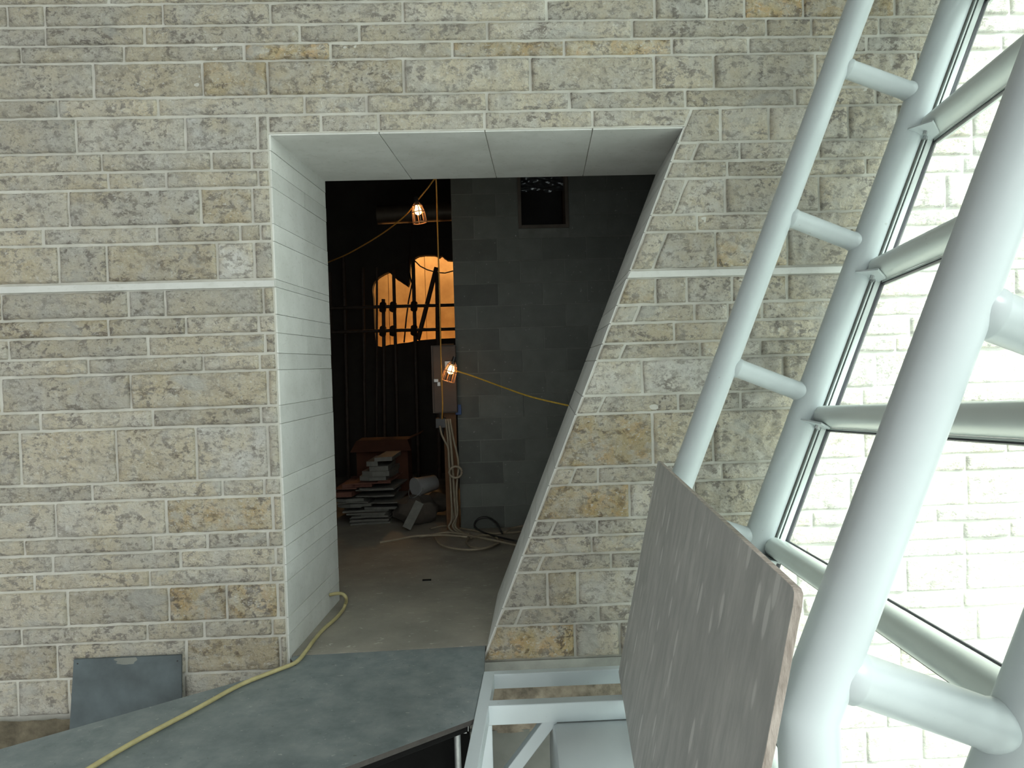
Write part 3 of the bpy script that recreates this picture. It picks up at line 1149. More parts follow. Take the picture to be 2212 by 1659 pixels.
# hanging cables and the tangle on the floor
hang = [([(963, 905), (968, 960), (972, 1020), (975, 1080), (980, 1120), (990, 1150)], .010, 'tan cable hanging from the box, leftmost of the long bundle'),
        ([(968, 905), (974, 960), (978, 1020), (982, 1080), (985, 1115), (984, 1140)], .012, 'thick tan cable in the middle of the hanging bundle'),
        ([(972, 905), (980, 950), (990, 1000), (986, 1060), (988, 1110), (978, 1138)], .009, 'tan cable bowing right out of the hanging bundle'),
        ([(950, 920), (954, 938), (962, 955), (968, 968), (970, 1000), (974, 1060), (976, 1120), (970, 1140)], .009, 'pale cable curving down from the black plug connector')]
for i, (pp, r, lab) in enumerate(hang):
    yy = YB - .02 - .03 * i
    pts = [PY(x, y, yy) for x, y in pp]
    pts[-1].z = max(pts[-1].z, .012)
    pts = [Vector((p.x, p.y, max(p.z, .012))) for p in pts]
    pts.append(Vector((pts[-1].x + .1, pts[-1].y - .12, .012)))
    cable('hanging_cable', pts, r, TANCABLE, lab)
# coil tied up on the bundle
b = MB()
c0 = PY(984, 1020, YB - .15)
b.tube([c0 + Vector((.055 * math.cos(k * .524), .01 * math.sin(k), .05 * math.sin(k * .524))) for k in range(13)], .010, 8)
tag(b.build('cable_coil', TANCABLE, smooth=True), 'small cable coil tied on the hanging bundle', 'cable coil')


def floor_path(pp, z=.012):
    return [PZ(x, y, z) for x, y in pp]


tang = [([(930, 1142), (960, 1136), (1000, 1142), (1060, 1152), (1110, 1150), (1140, 1146)], 'cable lying along the foot of the block wall'),
        ([(1015, 1160), (1008, 1172), (1020, 1182), (1050, 1184), (1075, 1172), (1070, 1160), (1040, 1156), (1015, 1162)], 'small loop of cable on the dark floor, right of the big loop'),
        ([(940, 1162), (955, 1178), (990, 1186), (1030, 1187), (1060, 1180), (1085, 1168)], 'wide front loop of cable nearest the doorway'),
        ([(905, 1160), (930, 1156), (970, 1150), (1020, 1158), (1080, 1170), (1125, 1180)], 'cable running from the rubble diagonally over the floor'),
        ([(1080, 1150), (1060, 1128), (1045, 1120), (1030, 1124), (1028, 1140), (1055, 1152), (1100, 1160), (1120, 1170)], 'thin springy cable looping up against the block wall'),
        ([(1090, 1150), (1110, 1140), (1150, 1134), (1180, 1138)], 'cable end curling toward the slanted door jamb'),
        ([(820, 1172), (860, 1165), (900, 1158), (960, 1156), (1010, 1160)], 'faint straight cable reaching left over the bare floor')]
for i, (pp, lab) in enumerate(tang):
    pts = floor_path(pp, .010 + .012 * i)
    if i == 4:
        pts = [PZ(1085, 1152, .03)] + [PY(x, y, YC - .06) for x, y in ((1072, 1130), (1052, 1118), (1032, 1122), (1026, 1138))] + [PZ(1055, 1154, .03), PZ(1120, 1170, .03)]
    cable('floor_cable', pts, .009, TANCABLE if i != 4 else BLACKP, lab, sub=5)

# ------------------------------------------------------------------ stack of slabs
YP = PZ(775, 1134, 0).y
raw = [(460, 1050, 1375, 0), (470, 1040, 1350, 0), (455, 1035, 1322, 0), (450, 1030, 1298, 0), (470, 1020, 1272, 0), (430, 1015, 1248, 0), (415, 1000, 1225, 0),
       (335, 1020, 1198, 0), (650, 1150, 1152, 0), (300, 640, 1165, 0), (250, 760, 1100, 0), (770, 1190, 1080, 0), (285, 740, 1066, 0),
       (250, 670, 1020, 0), (680, 1110, 1030, 0), (540, 1120, 975, 0), (270, 530, 915, 1), (560, 1130, 925, 0), (600, 1120, 872, 0), (215, 540, 872, 1), (360, 790, 800, 1), (480, 1060, 822, 1),
       (890, 1080, 838, 1), (600, 1000, 690, 0), (640, 1060, 610, 0), (740, 1020, 540, 0), (680, 850, 448, 0), (820, 1080, 405, 0)]
done = []
SHARE = ()
SLABS = {0: 'pale stone offcut lying lowest in the stack, on the floor', 1: 'pale offcut second from the floor in the slab stack', 2: 'pale offcut third from the floor in the slab stack',
         3: 'pale offcut fourth from the floor in the slab stack', 4: 'pale offcut fifth from the floor in the slab stack', 5: 'pale offcut sixth from the floor in the slab stack',
         7: 'long pale offcut overhanging the narrow foot of the slab stack to the left', 16: 'reddish slab sticking out left at mid height of the stack', 19: 'reddish slab sticking out furthest left from the stack',
         20: 'reddish slab uppermost on the left of the wide middle of the stack', 21: 'reddish slab lying across the middle of the stack', 22: 'short reddish slab at the right of the wide middle of the stack',
         23: 'pale offcut right under the small upper pile of the stack', 24: 'thick pale slab in the small upper pile of the stack', 25: 'small pale block third from the top of the stack'}
SLABS.update({6: 'pale offcut seventh from the floor in the slab stack', 8: 'pale offcut low on the right side of the slab stack', 9: 'short pale offcut low on the left side of the slab stack',
              10: 'pale offcut jutting left just below the middle of the slab stack', 11: 'pale offcut jutting right just below the middle of the slab stack'})
SLABS[26] = 'narrow pale offcut second from the top of the stack'
SLABS[27] = 'topmost pale offcut of the slab stack'
labs = {0: 'pale stone offcut in the messy stack beyond the doorway', 1: 'dusty reddish slab halfway up the messy stack beyond the doorway'}
for k, (a, c, y, red) in enumerate(raw):
    p0, p1 = PY(690 + a / 6.9125, 930 + y / 6.9125, YP), PY(690 + c / 6.9125, 930 + y / 6.9125, YP)
    top = (p0.z + p1.z) / 2
    z0 = 0.0
    for (q0, q1, qt) in done:
        if q0 < p1.x + .05 and q1 > p0.x - .05 and qt > z0:
            z0 = qt
    z0 += .0006
    top = max(top, z0 + .010)
    if top - z0 > .05:
        z0s = top - z0
        top = z0 + .045
    done.append((p0.x, p1.x, top))
    ang = math.radians(random.uniform(-5, 2))
    cxm, cym = (p0.x + p1.x) / 2, YP + .28
    M = Matrix.Translation((cxm, cym, 0)) @ Matrix.Rotation(ang, 4, 'Z')
    hw = (p1.x - p0.x) / 2
    b = MB()
    dpt = random.uniform(.24, .32)
    n1 = random.uniform(-.03, .03)
    b.prism([M @ Vector((-hw, -dpt + n1, z0)), M @ Vector((-hw * .2, -dpt - n1 * .5, z0)), M @ Vector((hw, -dpt + random.uniform(-.02, .03), z0)), M @ Vector((hw + random.uniform(-.03, .06), dpt, z0)), M @ Vector((-hw + random.uniform(-.03, .05), dpt, z0))], (0, 0, top - z0))
    tag(b.build('stone_offcut', TILER if red else TILEW, bevel=.0015), (labs[red] if k in SHARE else SLABS.get(k, labs[red])), 'stone slab', 'reddish slabs in the stack' if red else 'pale offcuts in the stack')
# cardboard box behind the stack
c0 = PY(770, 985, YP + .75)
c1 = PY(880, 950, YP + .75)
b = MB()
b.box(c0.x, c1.x, YP + .75, YP + 1.15, 0, c1.z)
b.prism([(c0.x, YP + .75, c1.z), (c1.x, YP + .75, c1.z), (c1.x + .05, YP + .62, c1.z - .10), (c0.x - .04, YP + .62, c1.z - .10)], (0, .008, .004))
b.prism([(c1.x, YP + .76, c1.z), (c1.x, YP + 1.15, c1.z), (c1.x + .14, YP + 1.12, c1.z + .06), (c1.x + .14, YP + .78, c1.z + .06)], (0, 0, .005))
tag(b.build('cardboard_box', CARD), 'brown cardboard box standing behind the stack of slabs', 'box')
# bucket on its side
bc = PY(928, 1045, YP + .1)
rB = 20 * (YP - CAM.y) / F
pile_top = bc.z - rB
root = thing('bucket', 'pale bucket lying on its side on the rubble', 'bucket', (bc.x, bc.y, pile_top))
ax = Vector((-.75, -.65, -.08)).normalized()
b = MB()
seg = [(-.06, rB * .82), (-.058, rB * .84), (.14, rB), (.155, rB * 1.08), (.17, rB * 1.08), (.17, rB * .97), (-.045, rB * .80)]
b.tube([bc + ax * t_ for t_, r in seg], [r for t_, r in seg], 28, cap=True)
b.build('bucket_shell', BUCKET, root, smooth='auto')
b = MB()
hpts = [bc + ax * .15 + Vector((ax.y, -ax.x, 0)).normalized() * (rB * 1.12 * math.cos(t_ / 10 * math.pi)) + Vector((-.05, -.06, -.09)) * math.sin(t_ / 10 * math.pi) for t_ in range(11)]
b.tube(hpts, .004, 6)
b.build('handle', STEEL, root, smooth=True)


def lump(name, c, r, mat, label, cat, seed, sq=(1, 1, 1), flat=True):
    mb = MB()
    nl, nm = 10, 16
    vs = []
    for i in range(nl + 1):
        ph = math.pi * i / nl
        for j in range(nm):
            th = 2 * math.pi * j / nm
            d = Vector((math.sin(ph) * math.cos(th), math.sin(ph) * math.sin(th), math.cos(ph)))
            k = r * (1 + .35 * noise.noise(d * 2.2 + Vector((seed, 0, 0))))
            p = Vector((d.x * k * sq[0], d.y * k * sq[1], d.z * k * sq[2]))
            p += Vector(c)
            if flat:
                p.z = max(p.z, .002)
            vs.append(p)
    fs = [(i * nm + j, i * nm + (j + 1) % nm, (i + 1) * nm + (j + 1) % nm, (i + 1) * nm + j) for i in range(nl) for j in range(nm)]
    mb.add(vs, fs)
    return tag(mb.build(name, mat, smooth='auto'), label, cat)


q = PZ(905, 1128, 0)
lump('rubble_sack', (q.x - .02, YP - .02, .12), .15, DEBRIS, 'dark sagging sack of rubble between the stack and the cables', 'sack', 3, (1.35, 1, .95))
q = PZ(950, 1110, 0)
lump('rubble_sack', (bc.x + .06, YP + .32, pile_top * .5), .15, DEBRIS, 'dark sack of rubble directly under the lying bucket', 'sack', 9, (1.1, .9, pile_top / .42))
b = MB()
q = PZ(893, 1100, .25)
M = Matrix.Translation((PY(897, 1075, YP - .1).x, YP - .34, .142)) @ Matrix.Rotation(.5, 4, 'Y') @ Matrix.Rotation(-.3, 4, 'X')
b.box(-.04, .04, -.008, .008, -.13, .13, M=M)
tag(b.build('broken_panel', TILEW, bevel=.002), 'small broken pale panel leaning between stack and bucket', 'panel')
# small scrap on the floor
q = PZ(922, 1254, 0)
b = MB()
b.box(q.x - .03, q.x + .03, q.y - .008, q.y + .008, 0.0, .008, M=None)
tag(b.build('wood_scrap', BLACKWOOD_SHADE, bevel=.001), 'small dark scrap of wood lying on the bare floor', 'scrap')

# ------------------------------------------------------------------ walkway of grey boards
wz = 0.0
wl = [PZ(640, 1436, wz), PZ(0, 1617, wz)]
dl = (wl[1] - wl[0])
far_l = wl[0] + dl * 1.5
wr = [PZ(1046, 1452, wz), PZ(1025, 1552, wz)]
nr = [PZ(1025, 1552, wz), PZ(740, 1659, wz)]
near_end = nr[0] + (nr[1] - nr[0]) * 2.2
poly = [Vector((XL + .012, -.004, 0)), Vector((XL + .022 + DV.x * thr0.y, thr0.y - .004, 0)) if thr0.y > 0 else Vector((XL + .02, .05, 0)), thr1 + Vector((0.0, -.004, 0)), wr[0], wr[1], near_end, far_l, wl[0]]
poly[2].x = min(poly[2].x, xr(0) - .012)
print('poly', poly, 'thr', thr0, thr1)
b = MB()
b.prism([p + Vector((0, 0, -.024)) for p in poly], (0, 0, .022), 0)
b.m = [0, 0] + [1] * len(poly)
deck = b.build('walkway_board', [DECK, DECKEDGE], bevel=.0015)
tag(deck, 'large grey plywood walkway sheet running from the threshold to lower left', 'walkway board')
# timber bearer along the near edge
dn = (near_end - nr[0]).normalized()
nrm = Vector((-dn.y, dn.x, 0))
if nrm.y < 0:
    nrm = -nrm
b = MB()
a, c = nr[0] + nrm * .02 + dn * .02, near_end + nrm * .02
b.hexa([a + Vector((0, 0, -.026)), c + Vector((0, 0, -.026)), c + nrm * .05 + Vector((0, 0, -.026)), a + nrm * .05 + Vector((0, 0, -.026))],
       [a + Vector((0, 0, -.058)), c + Vector((0, 0, -.058)), c + nrm * .05 + Vector((0, 0, -.058)), a + nrm * .05 + Vector((0, 0, -.058))])
tag(b.build('timber_bearer', BLACKWOOD_SHADE, bevel=.003), 'black timber bearer under the near edge of the walkway', 'beam')
b = MB()
d2 = (far_l - wl[0]).normalized()
n2 = Vector((-d2.y, d2.x, 0))
if n2.y > 0:
    n2 = -n2
a, c = wl[0] + n2 * .06 + d2 * .15, far_l + n2 * .06
b.hexa([a + Vector((0, 0, -.026)), c + Vector((0, 0, -.026)), c + n2 * .05 + Vector((0, 0, -.026)), a + n2 * .05 + Vector((0, 0, -.026))],
       [a + Vector((0, 0, -.058)), c + Vector((0, 0, -.058)), c + n2 * .05 + Vector((0, 0, -.058)), a + n2 * .05 + Vector((0, 0, -.058))])
tag(b.build('timber_bearer', BLACKWOOD_SHADE, bevel=.003), 'black timber bearer under the wall-side edge of the walkway', 'beam')
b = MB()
ha, hb_ = nr[0] + nrm * .30 - dn * .17, near_end + nrm * .30  # sheet added to paint the unlit space below the deck black
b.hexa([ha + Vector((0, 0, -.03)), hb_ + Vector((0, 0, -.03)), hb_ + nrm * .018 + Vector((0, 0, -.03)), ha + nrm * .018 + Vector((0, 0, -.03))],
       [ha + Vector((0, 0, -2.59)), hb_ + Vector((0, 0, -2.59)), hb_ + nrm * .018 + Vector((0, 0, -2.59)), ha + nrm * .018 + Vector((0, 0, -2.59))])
tag(b.build('void_shade_sheet', BLACKWOOD_SHADE), 'added black sheet standing in for the unlit void under the walkway', 'sheet')
# adjustable prop under the near corner
pp_ = PY(988, 1600, nr[0].y + .05)
root = thing('adjustable_prop', 'galvanised screw prop under the near corner of the walkway', 'prop', (pp_.x, pp_.y, -2.6))
px_, py_ = pp_.x, pp_.y
b = MB()
b.tube([(px_, py_, -2.595), (px_, py_, -.30)], .024, 16)
b.build('outer_tube', STEEL, root, smooth='auto')
b = MB()
b.tube([(px_, py_, -.32), (px_, py_, -.06)], .014, 12)
b.build('screw', STEEL, root, smooth='auto')
b = MB()
b.tube([(px_, py_, -.305), (px_, py_, -.275)], .034, 8)
b.build('collar', STEEL, root, smooth='auto')
b = MB()
b.box(px_ - .05, px_ + .05, py_ - .04, py_ + .04, -.066, -.058)
b.box(px_ - .05, px_ - .042, py_ - .04, py_ + .04, -.066, -.03)
b.box(px_ + .042, px_ + .05, py_ - .04, py_ + .04, -.066, -.03)
b.build('head_plate', STEEL, root)
b = MB()
b.box(px_ - .07, px_ + .07, py_ - .07, py_ + .07, -2.6, -2.592)
b.build('base_plate', STEEL, root)

# hose along the walkway
hz = .012
pts = [PZ(60, 1745, hz), PZ(195, 1659, hz), PZ(300, 1597, hz), PZ(430, 1528, hz), PZ(520, 1479, hz), PZ(600, 1447, hz), PZ(640, 1430, hz), PZ(662, 1405, hz), PZ(678, 1383, hz), PZ(700, 1358, hz),
       PZ(725, 1336, hz), PZ(741, 1317, hz), PZ(746, 1305, hz + .02), PZ(748, 1300, .05), PZ(747, 1290, .09), PZ(740, 1283, .11), PZ(728, 1282, .11), PZ(712, 1285, .10)]
cable('hose', pts, .0105, YELLOW, 'pale yellow hose snaking over the walkway into the doorway', 'hose', 8)

# dark sheet leaning against the wall behind the walkway
c_ = [PY(158, 1424, -.05), PY(391, 1418, -.05)]
zt_ = (c_[0].z + c_[1].z) / 2
b = MB()
x0, x1 = c_[0].x, c_[1].x
zbm = -.62
YT, YBm = -.045, -.14
top0, top1 = Vector((x0 + .0, YT, zt_)), Vector((x1, YT, zt_))
bot0, bot1 = Vector((x0 - .02, YBm, zbm)), Vector((x1 + .01, YBm, zbm))
b.hexa([bot0, bot1, top1, top0], [p + Vector((0, .012, .001)) for p in (bot0, bot1, top1, top0)])
for q in (PY(167, 1434, -.05), PY(383, 1428, -.05)):
    k = (q.z - zbm) / (zt_ - zbm)
    yy = YBm + (YT - YBm) * k
    b.tube([(q.x, yy - .0012, q.z), (q.x, yy + .002, q.z)], .004, 10, 1)
mb_ = MB()
cxs, czs = PY(272, 1425, -.05).x, zt_ - .006
pts_ = []
for k in range(40):
    th_a = k / 40 * 2 * math.pi
    r_ = 1 + .35 * noise.noise(Vector((math.cos(th_a) * 2, math.sin(th_a) * 2, 1)))
    px2, pz2 = cxs + .055 * r_ * math.cos(th_a), min(zt_ - .0005, czs - .006 + .022 * r_ * math.sin(th_a))
    kk_ = (pz2 - zbm) / (zt_ - zbm)
    pts_.append(Vector((px2, YBm + (YT - YBm) * kk_ - .0006, pz2)))
b.add(pts_, [tuple(range(40))[::-1]], 2)
sl = b.build('leaning_sheet', [SLATE, BLACKP, CONC])
tag(sl, 'small dark slate-grey sheet leaning on the stone wall behind the walkway', 'sheet')
b = MB()
b.box(XMIN, x1 + .6, -.30, -.036, -2.6, -.62)
struct(b.build('trim_8', CONC))

# ------------------------------------------------------------------ white frame beside the walkway
RZ = 0.012
tw = .07
pr0 = PZ(1046, 1449.7, RZ)
pr1 = PZ(1336, 1436, RZ)
p20 = PZ(1056, 1507, RZ)
yr1 = min(PZ(1200, 1455 - 3.5, RZ).y, -.07)   # front edge of the rear rail
yr2 = PZ(1200, 1519, RZ).y                      # front edge of the second rail
yb2 = PZ(1200, 1506, RZ).y
yb1 = PZ(1200, 1443, RZ).y
print('rails', yr1, yb1, yr2, yb2, pr0, pr1)
root = thing('steel_trestle', 'white welded box-section trestle beside the walkway under the leaning board', 'trestle', (pr0.x, yr2, -2.6))
xe = .69


def rail(y0, y1, x0, x1, name='rail', h=.07):
    b = MB()
    b.box(x0, x1, y0, y1, RZ - h, RZ)
    return b.build(name, WHITEB, root, bevel=.004)


lm0, lm1 = PZ(1045.5, 1450, RZ), PZ(1002, 1659, RZ)
ll = lm1 - lm0
wv = .052
bcam = lm0 + ll * 2.1
yb1 = min(yb1, -.04)
b = MB()
lm0.y = min(lm0.y, -.03)
b.hexa([lm0 + Vector((0, 0, -.07)), bcam + Vector((0, 0, -.07)), bcam + Vector((wv, 0, -.07)), lm0 + Vector((wv, 0, -.07))],
       [lm0, bcam, bcam + Vector((wv, 0, 0)), lm0 + Vector((wv, 0, 0))])
b.build('side_rail', WHITEB, root, bevel=.004)
xa = lambda y: lm0.x + (bcam.x - lm0.x) * (y - lm0.y) / (bcam.y - lm0.y) + wv - .004
rail(yr1, yb1, xa(yr1), xe)
rail(yr2, yb2, xa(yr2), xe, h=.085)
b = MB()
b.box(xa(-1.9), xe - .05, -1.95, -1.89, RZ - .07, RZ + .030)
b.build('rail', WHITEB, root, bevel=.004)
# post, brace
pz0 = PY(1051, 1556, yr2).x
b = MB()
b.box(xa(yr2) - .045, xa(yr2) + .016, yr2 + .006, yr2 + .058, -2.6, RZ - .084)
b.build('post', WHITEB, root, bevel=.004)
b = MB()
b0, b1 = PY(1186, 1556, yr2 + .03), PY(1108, 1659, yr2 + .03)
dd = (b1 - b0)
b2 = b0 + dd * 1.9
b0 = b0 - dd * .25
wdir = Vector((.034, 0, 0))
b.hexa([b0 - wdir + Vector((0, -.025, 0)), b0 + wdir + Vector((0, -.025, 0)), b0 + wdir + Vector((0, .025, 0)), b0 - wdir + Vector((0, .025, 0))][::-1],
       [b2 - wdir + Vector((0, -.025, 0)), b2 + wdir + Vector((0, -.025, 0)), b2 + wdir + Vector((0, .025, 0)), b2 - wdir + Vector((0, .025, 0))][::-1])
b.build('brace', WHITEB, root, bevel=.003)
b = MB()
b.box(xe - .06, xe, -1.98, yb1, RZ - .07, RZ)
b.build('side_rail', WHITEB, root, bevel=.004)
b = MB()
b.box(xe - .06, xe, yr2 + .006, yr2 + .058, -2.6, RZ - .07)
b.build('post', WHITEB, root, bevel=.004)

# large white duct under the frame
YD = -.70
dx0 = PY(1197, 1640, YD).x
rD = .26
zc_ = PY(1300, 1556, YD).z - .02 - rD
b = MB()
path = [Vector((dx0, YD, zc_)), Vector((dx0 + .006, YD, zc_)), Vector((dx0 + .02, YD, zc_)), Vector((.60, YD, zc_))]
b.tube(path, [rD - .02, rD - .006, rD, rD], 64)
tag(b.build('white_duct', WHITE, smooth='auto'), 'large white round duct lying under the white frame', 'duct')
b = MB()
b.box(dx0 + .1, dx0 + .2, YD - .2, YD + .2, -2.6, zc_ - rD + .004)
tag(b.build('timber_block', BLACKWOOD_SHADE), 'black timber block carrying the white duct', 'block')

# ------------------------------------------------------------------ trusses and glazing
YA, YBt = -.33, -2.42
lw = lambda x0, y0, x1, y1, Y: (PY(x0, y0, Y), PY(x1, y1, Y))
inA = lw(1859, 0, 1474, 1035, YA)
outA = lw(2066, 0, 1639, 1160, YA)
leanA = (outA[0].x - outA[1].x) / (outA[0].z - outA[1].z)
print('leans', (inA[0].x - inA[1].x) / (inA[0].z - inA[1].z), leanA, LEAN)


def along(p, q, z):
    return p + (q - p) * ((z - p.z) / (q.z - p.z))


ZK = .62            # height of the kink in the inner chords
LV = Vector((math.sin(math.atan(leanA)), 0, math.cos(math.atan(leanA))))
NV = Vector((LV.z, 0, -LV.x))


def truss(label, Y, ci, co, ri, ro, rungs, zk, rr, ztop, kinkdir):
    base = along(co[0], co[1], -2.6)
    root = thing('steel_truss', label, 'truss', (ci[1].x, Y, -2.6))
    k = along(ci[0], ci[1], zk)
    low = Vector((k.x + kinkdir * (zk + 2.6), Y, -2.6))
    b = MB()
    b.tube([low, k, along(ci[0], ci[1], ztop)], ri, 48)
    b.build('inner_chord', WHITE, root, smooth='auto', angle=30)
    b = MB()
    b.tube([along(co[0], co[1], -.5), along(co[0], co[1], ztop)], ro, 48)
    b.build('outer_chord', WHITE, root, smooth='auto')
    for (a, c) in rungs:
        b = MB()
        d = (c - a).normalized()
        q = ri * 1.06
        b.tube([a, a + d * q, a + d * (q + .004), a + d * (q + .010), c - d * (ro + .014), c - d * (ro + .006), c], [rr, rr + .003, rr + .003, rr, rr, rr + .003, rr + .003], 40)
        b.build('rung', WHITE, root, smooth=True)
    return root


def on(line, px, py, Y):
    """point of a chord nearest the pixel"""
    p = PY(px, py, Y)
    return along(line[0], line[1], p.z)


rA = []
for (x0, y0, x1, y1) in ((1809, 140, 1990, 207), (1694, 462, 1880, 532), (1570, 785, 1750, 855)):
    rA.append((on(inA, x0, y0, YA), on(outA, x1, y1, YA)))
dz = (rA[0][0].z - rA[2][0].z) / 2
for k in (-2, -1, 3):
    a = along(inA[0], inA[1], rA[0][0].z - dz * k)
    if a.z < ZK:
        continue
    c = along(outA[0], outA[1], rA[0][1].z - dz * k)
    rA.append((a, c))
tA = truss('white tubular ladder truss leaning right, close to the stone wall', YA, inA, outA, .0585, .0665, rA, .55, .044, 6.5, 0.0)

inB = lw(2111, 560, 1887, 1160, YBt)
offB = None
kz = PY(1751, 1540, YBt).z
oB1 = PY(2216, 1560, YBt)
dB = (inB[0] - inB[1]).normalized()
outB = (oB1 + dB * .6, oB1)
a1 = PY(1800, 1465, YBt)
rB1 = (on(inB, 1790, 1440, YBt), along(outB[0], outB[1], PY(2190, 1590, YBt).z))
sc_ = .125 / .129
rB2a = on(inB, 2075, 655, YBt)
off = rB1[1] - rB1[0]
rB2 = (rB2a, along(outB[0], outB[1], rB2a.z + off.z))
dzb = rB2a.z - rB1[0].z
rB3a = along(inB[0], inB[1], rB2a.z + dzb)
rB3 = (rB3a, along(outB[0], outB[1], rB3a.z + off.z))
rB4a = along(inB[0], inB[1], rB2a.z + 2 * dzb)
rB4 = (rB4a, along(outB[0], outB[1], rB4a.z + off.z))
print('kz', kz, 'dzB', dzb, 'dzA', dz)
tB = truss('massive white tubular ladder truss nearest the camera, cut by the right edge', YBt, inB, outB, .0575, .066, [rB1, rB2, rB3, rB4], kz, .0495, 6.5, 0.02)

# glazing plane: passes just outside the outer chords
gA = PY(1911, 596, YA - .02)             # a point on the glass at the far truss
n_gl = (gA - along(outA[0], outA[1], gA.z)).dot(NV)
print('glass offset', n_gl, 'outB vs outA', (outB[1] + 0 * dB).x - along(outA[0], outA[1], outB[1].z).x)


DG = ray(1225, 892)
DG = DG / DG.y


def G(s_, n, y):
    """s_: along the slope measured by height z, n: outward offset from the far outer chord axis, y: world y"""
    p = along(outA[0], outA[1], s_)
    q = p + NV * n
    return Vector((q.x + (y - YA) * DG.x, y, q.z + (y - YA) * DG.z))


gl = bpy.data.objects.new('window_2', None)
COL.objects.link(gl)
gl.location = G(0, .14, -1.0)
struct(gl)
YM0, YM1 = YA - .045, YA + .045
ZG0, ZG1 = -.55, 6.55


def slope_bar(n0, n1, y0, y1, s0, s1, mat, name, par, bev=.002):
    b = MB()
    b.hexa([G(s0, n0, y0), G(s0, n1, y0), G(s0, n1, y1), G(s0, n0, y1)], [G(s1, n0, y0), G(s1, n1, y0), G(s1, n1, y1), G(s1, n0, y1)])
    return b.build(name, mat, par, bevel=bev)


g1 = n_gl
# transoms: heights where they meet the far mullion
ts = []
for (x, y0, y1) in ((2027, 286, 0), (1911, 590, 0), (1797, 905, 0), (1690, 1187, 0)):
    ts.append(PY(x, y0, YA - .02).z)
TH = .085
sp2 = (ts[0] - ts[3]) / 3
ts_all = [ts[0] + sp2 * k for k in range(1, 9)] + ts + [ts[3] - sp2]
print('ts', ts)
ys_end = -4.6
for z_ in ts_all:
    if z_ > ZG1 - .1:
        continue
    b = MB()
    y0, y1 = ys_end, YM0 + .01
    # rounded inner face section in (height, n)
    sec = [(0, g1 - .012), (0, g1 - .05), (.006, g1 - .082), (.020, g1 - .098), (.043, g1 - .104), (.066, g1 - .098), (.079, g1 - .082), (TH, g1 - .06), (TH, g1 - .012)]
    A_ = [G(z_ + s_, n, y0) for s_, n in sec]
    B_ = [G(z_ + s_, n, y1) for s_, n in sec]
    m_ = len(sec)
    b.add(A_ + B_, [tuple(range(m_)), tuple(range(m_, 2 * m_))[::-1]] + [((i + 1) % m_, i, m_ + i, m_ + (i + 1) % m_) for i in range(m_)])
    tr = b.build('transom', ALU, gl, smooth='auto')
    slope_bar(g1 - .012, g1 + .02, ys_end, YM0 + .01, z_ - .008, z_, ALU, 'transom_cap', tr, .001)
    slope_bar(g1 - .010, g1 + .006, ys_end, YM0 + .01, z_ - .014, z_ - .008, RUBBER, 'gasket', tr, 0)
    slope_bar(g1 - .010, g1 + .006, ys_end, YM0 + .01, z_ + TH, z_ + TH + .006, RUBBER, 'gasket', tr, 0)
# unseen roof added to shade the hall, ending at the head of the glazing
b = MB()
ce = [Vector((XMIN - 5.5, -.035, 6.6)), Vector((G(6.6, g1 + .08, -.035).x, -.035, 6.6)), Vector((G(6.6, g1 + .08, -16).x, -16, 6.6)), Vector((XMIN - 5.5, -16, 6.6))]
b.prism(ce, (0, 0, .25))
struct(b.build('hall_shade_roof', simple('shade_roof_plaster', (.55, .56, .55), .9)))
# far mullion with its gasket lines
slope_bar(.072, g1 - .046, YM0, YM1, ZG0, ZG1, ALU, 'mullion', gl)
slope_bar(g1 - .046, g1 - .040, YM0 + .012, YM1, ZG0, ZG1, RUBBER, 'gasket', gl, 0)
slope_bar(g1 - .040, g1 - .014, YM0 - .002, YM1, ZG0, ZG1, ALU, 'mullion_cap', gl)
slope_bar(g1 - .014, g1 + .006, YM0 - .004, YM1, ZG0, ZG1, RUBBER, 'gasket', gl, 0)
slope_bar(g1 - .004, g1 + .002, YM1, -.03, ZG0, ZG1, GLASS, 'pane', gl, 0)
# near mullion behind the near truss
yb_ = YBt + .0
slope_bar(g1 - .05, g1 + .02, yb_ - .03, yb_ + .03, ZG0, ZG1, ALU, 'mullion', gl)
# panes
edges = [ZG0] + sorted(z_ for z_ in ts_all if z_ < ZG1 - .1) + [ZG1]
for s0, s1 in zip(edges, edges[1:]):
    lo = s0 + (TH + .006 if s0 != ZG0 else 0)
    for (y0, y1) in ((YBt + .031, YM0 - .004), (ys_end, YBt - .031)):
        b = MB()
        b.hexa([G(lo, g1 - .004, y0), G(lo, g1 + .002, y0), G(lo, g1 + .002, y1), G(lo, g1 - .004, y1)],
               [G(s1 - .014, g1 - .004, y0), G(s1 - .014, g1 + .002, y0), G(s1 - .014, g1 + .002, y1), G(s1 - .014, g1 - .004, y1)])
        b.build('pane', GLASS, gl)
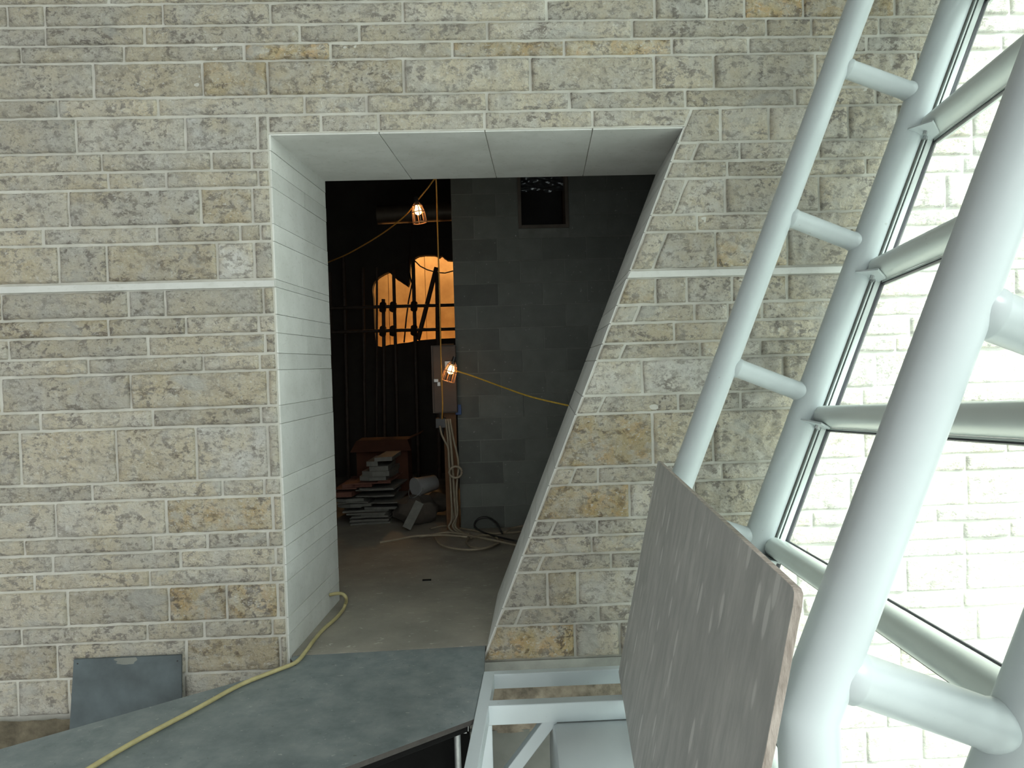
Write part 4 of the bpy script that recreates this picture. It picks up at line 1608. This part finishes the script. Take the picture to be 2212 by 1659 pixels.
# bracket plates that join the truss to the transoms
for z_ in ts:
    for (Yt, tr_, sgn) in ((YA, tA, -1),):
        b = MB()
        y = Yt - .045
        zc0 = z_ + TH * .55
        P0 = lambda s_, n, yy: G(s_, n, yy)
        # plate lies flat against the transom underside, tapering away from the chord
        th_ = .008
        pl_ = [(g1 - .150, y + .03), (g1 - .02, y + .03), (g1 - .03, y - .09), (g1 - .10, y - .16), (g1 - .150, y - .02)]
        b.add([P0(z_ - .002, n, yy) for n, yy in pl_] + [P0(z_ - .002 - th_, n, yy) for n, yy in pl_],
              [(0, 1, 2, 3, 4), (9, 8, 7, 6, 5)] + [(i, 5 + i, 5 + (i + 1) % 5, (i + 1) % 5) for i in range(5)])
        o = b.build('bracket_plate', WHITE, tr_, bevel=.0015)
        for (n, yy) in ((g1 - .08, y - .06), (g1 - .06, y - .02)):
            bb = MB()
            bb.tube([P0(z_ - .008, n, yy), P0(z_ - .024, n, yy)], .010, 6)
            c_o = bb.build('bolt', STEEL, None)
            c_o.parent = o
            for v in c_o.data.vertices:
                v.co = v.co - tr_.location

# ------------------------------------------------------------------ leaning plywood board
YBF = -.38
ft, fb = PY(1421, 995, YBF), PY(1336, 1452, YBF)
fb.z = RZ + .001
nt0 = PY(1719, 1275, -2.49)
dd = (nt0 - ft).normalized()
nb0 = nt0 - (ft - fb)
print('board', ft, fb, nt0, nb0)
hd = (ft - fb).normalized()
th = Vector((hd.z, 0, -hd.x)).normalized() * .018
ch = .028
outl = [fb, ft, nt0 - dd * ch * .8, nt0 - dd * ch * .25 - hd * ch * .2, nt0 - hd * ch, nb0]
b = MB()
# ragged near edge
ne = []
for k in range(1, 22):
    t_ = k / 22
    p = (nt0 - hd * ch) * (1 - t_) + nb0 * t_
    ne.append(p + dd * random.uniform(-.003, .001))
outl = outl[:5] + ne + [nb0]
b.prism(outl, th)
nn_ = len(outl)
b.m = [0, 0] + [1] * nn_
bd = b.build('plywood_board', [BOARD, PLYEDGE], bevel=.001)
tag(bd, 'large weathered grey plywood board leaning against the near white truss', 'board')
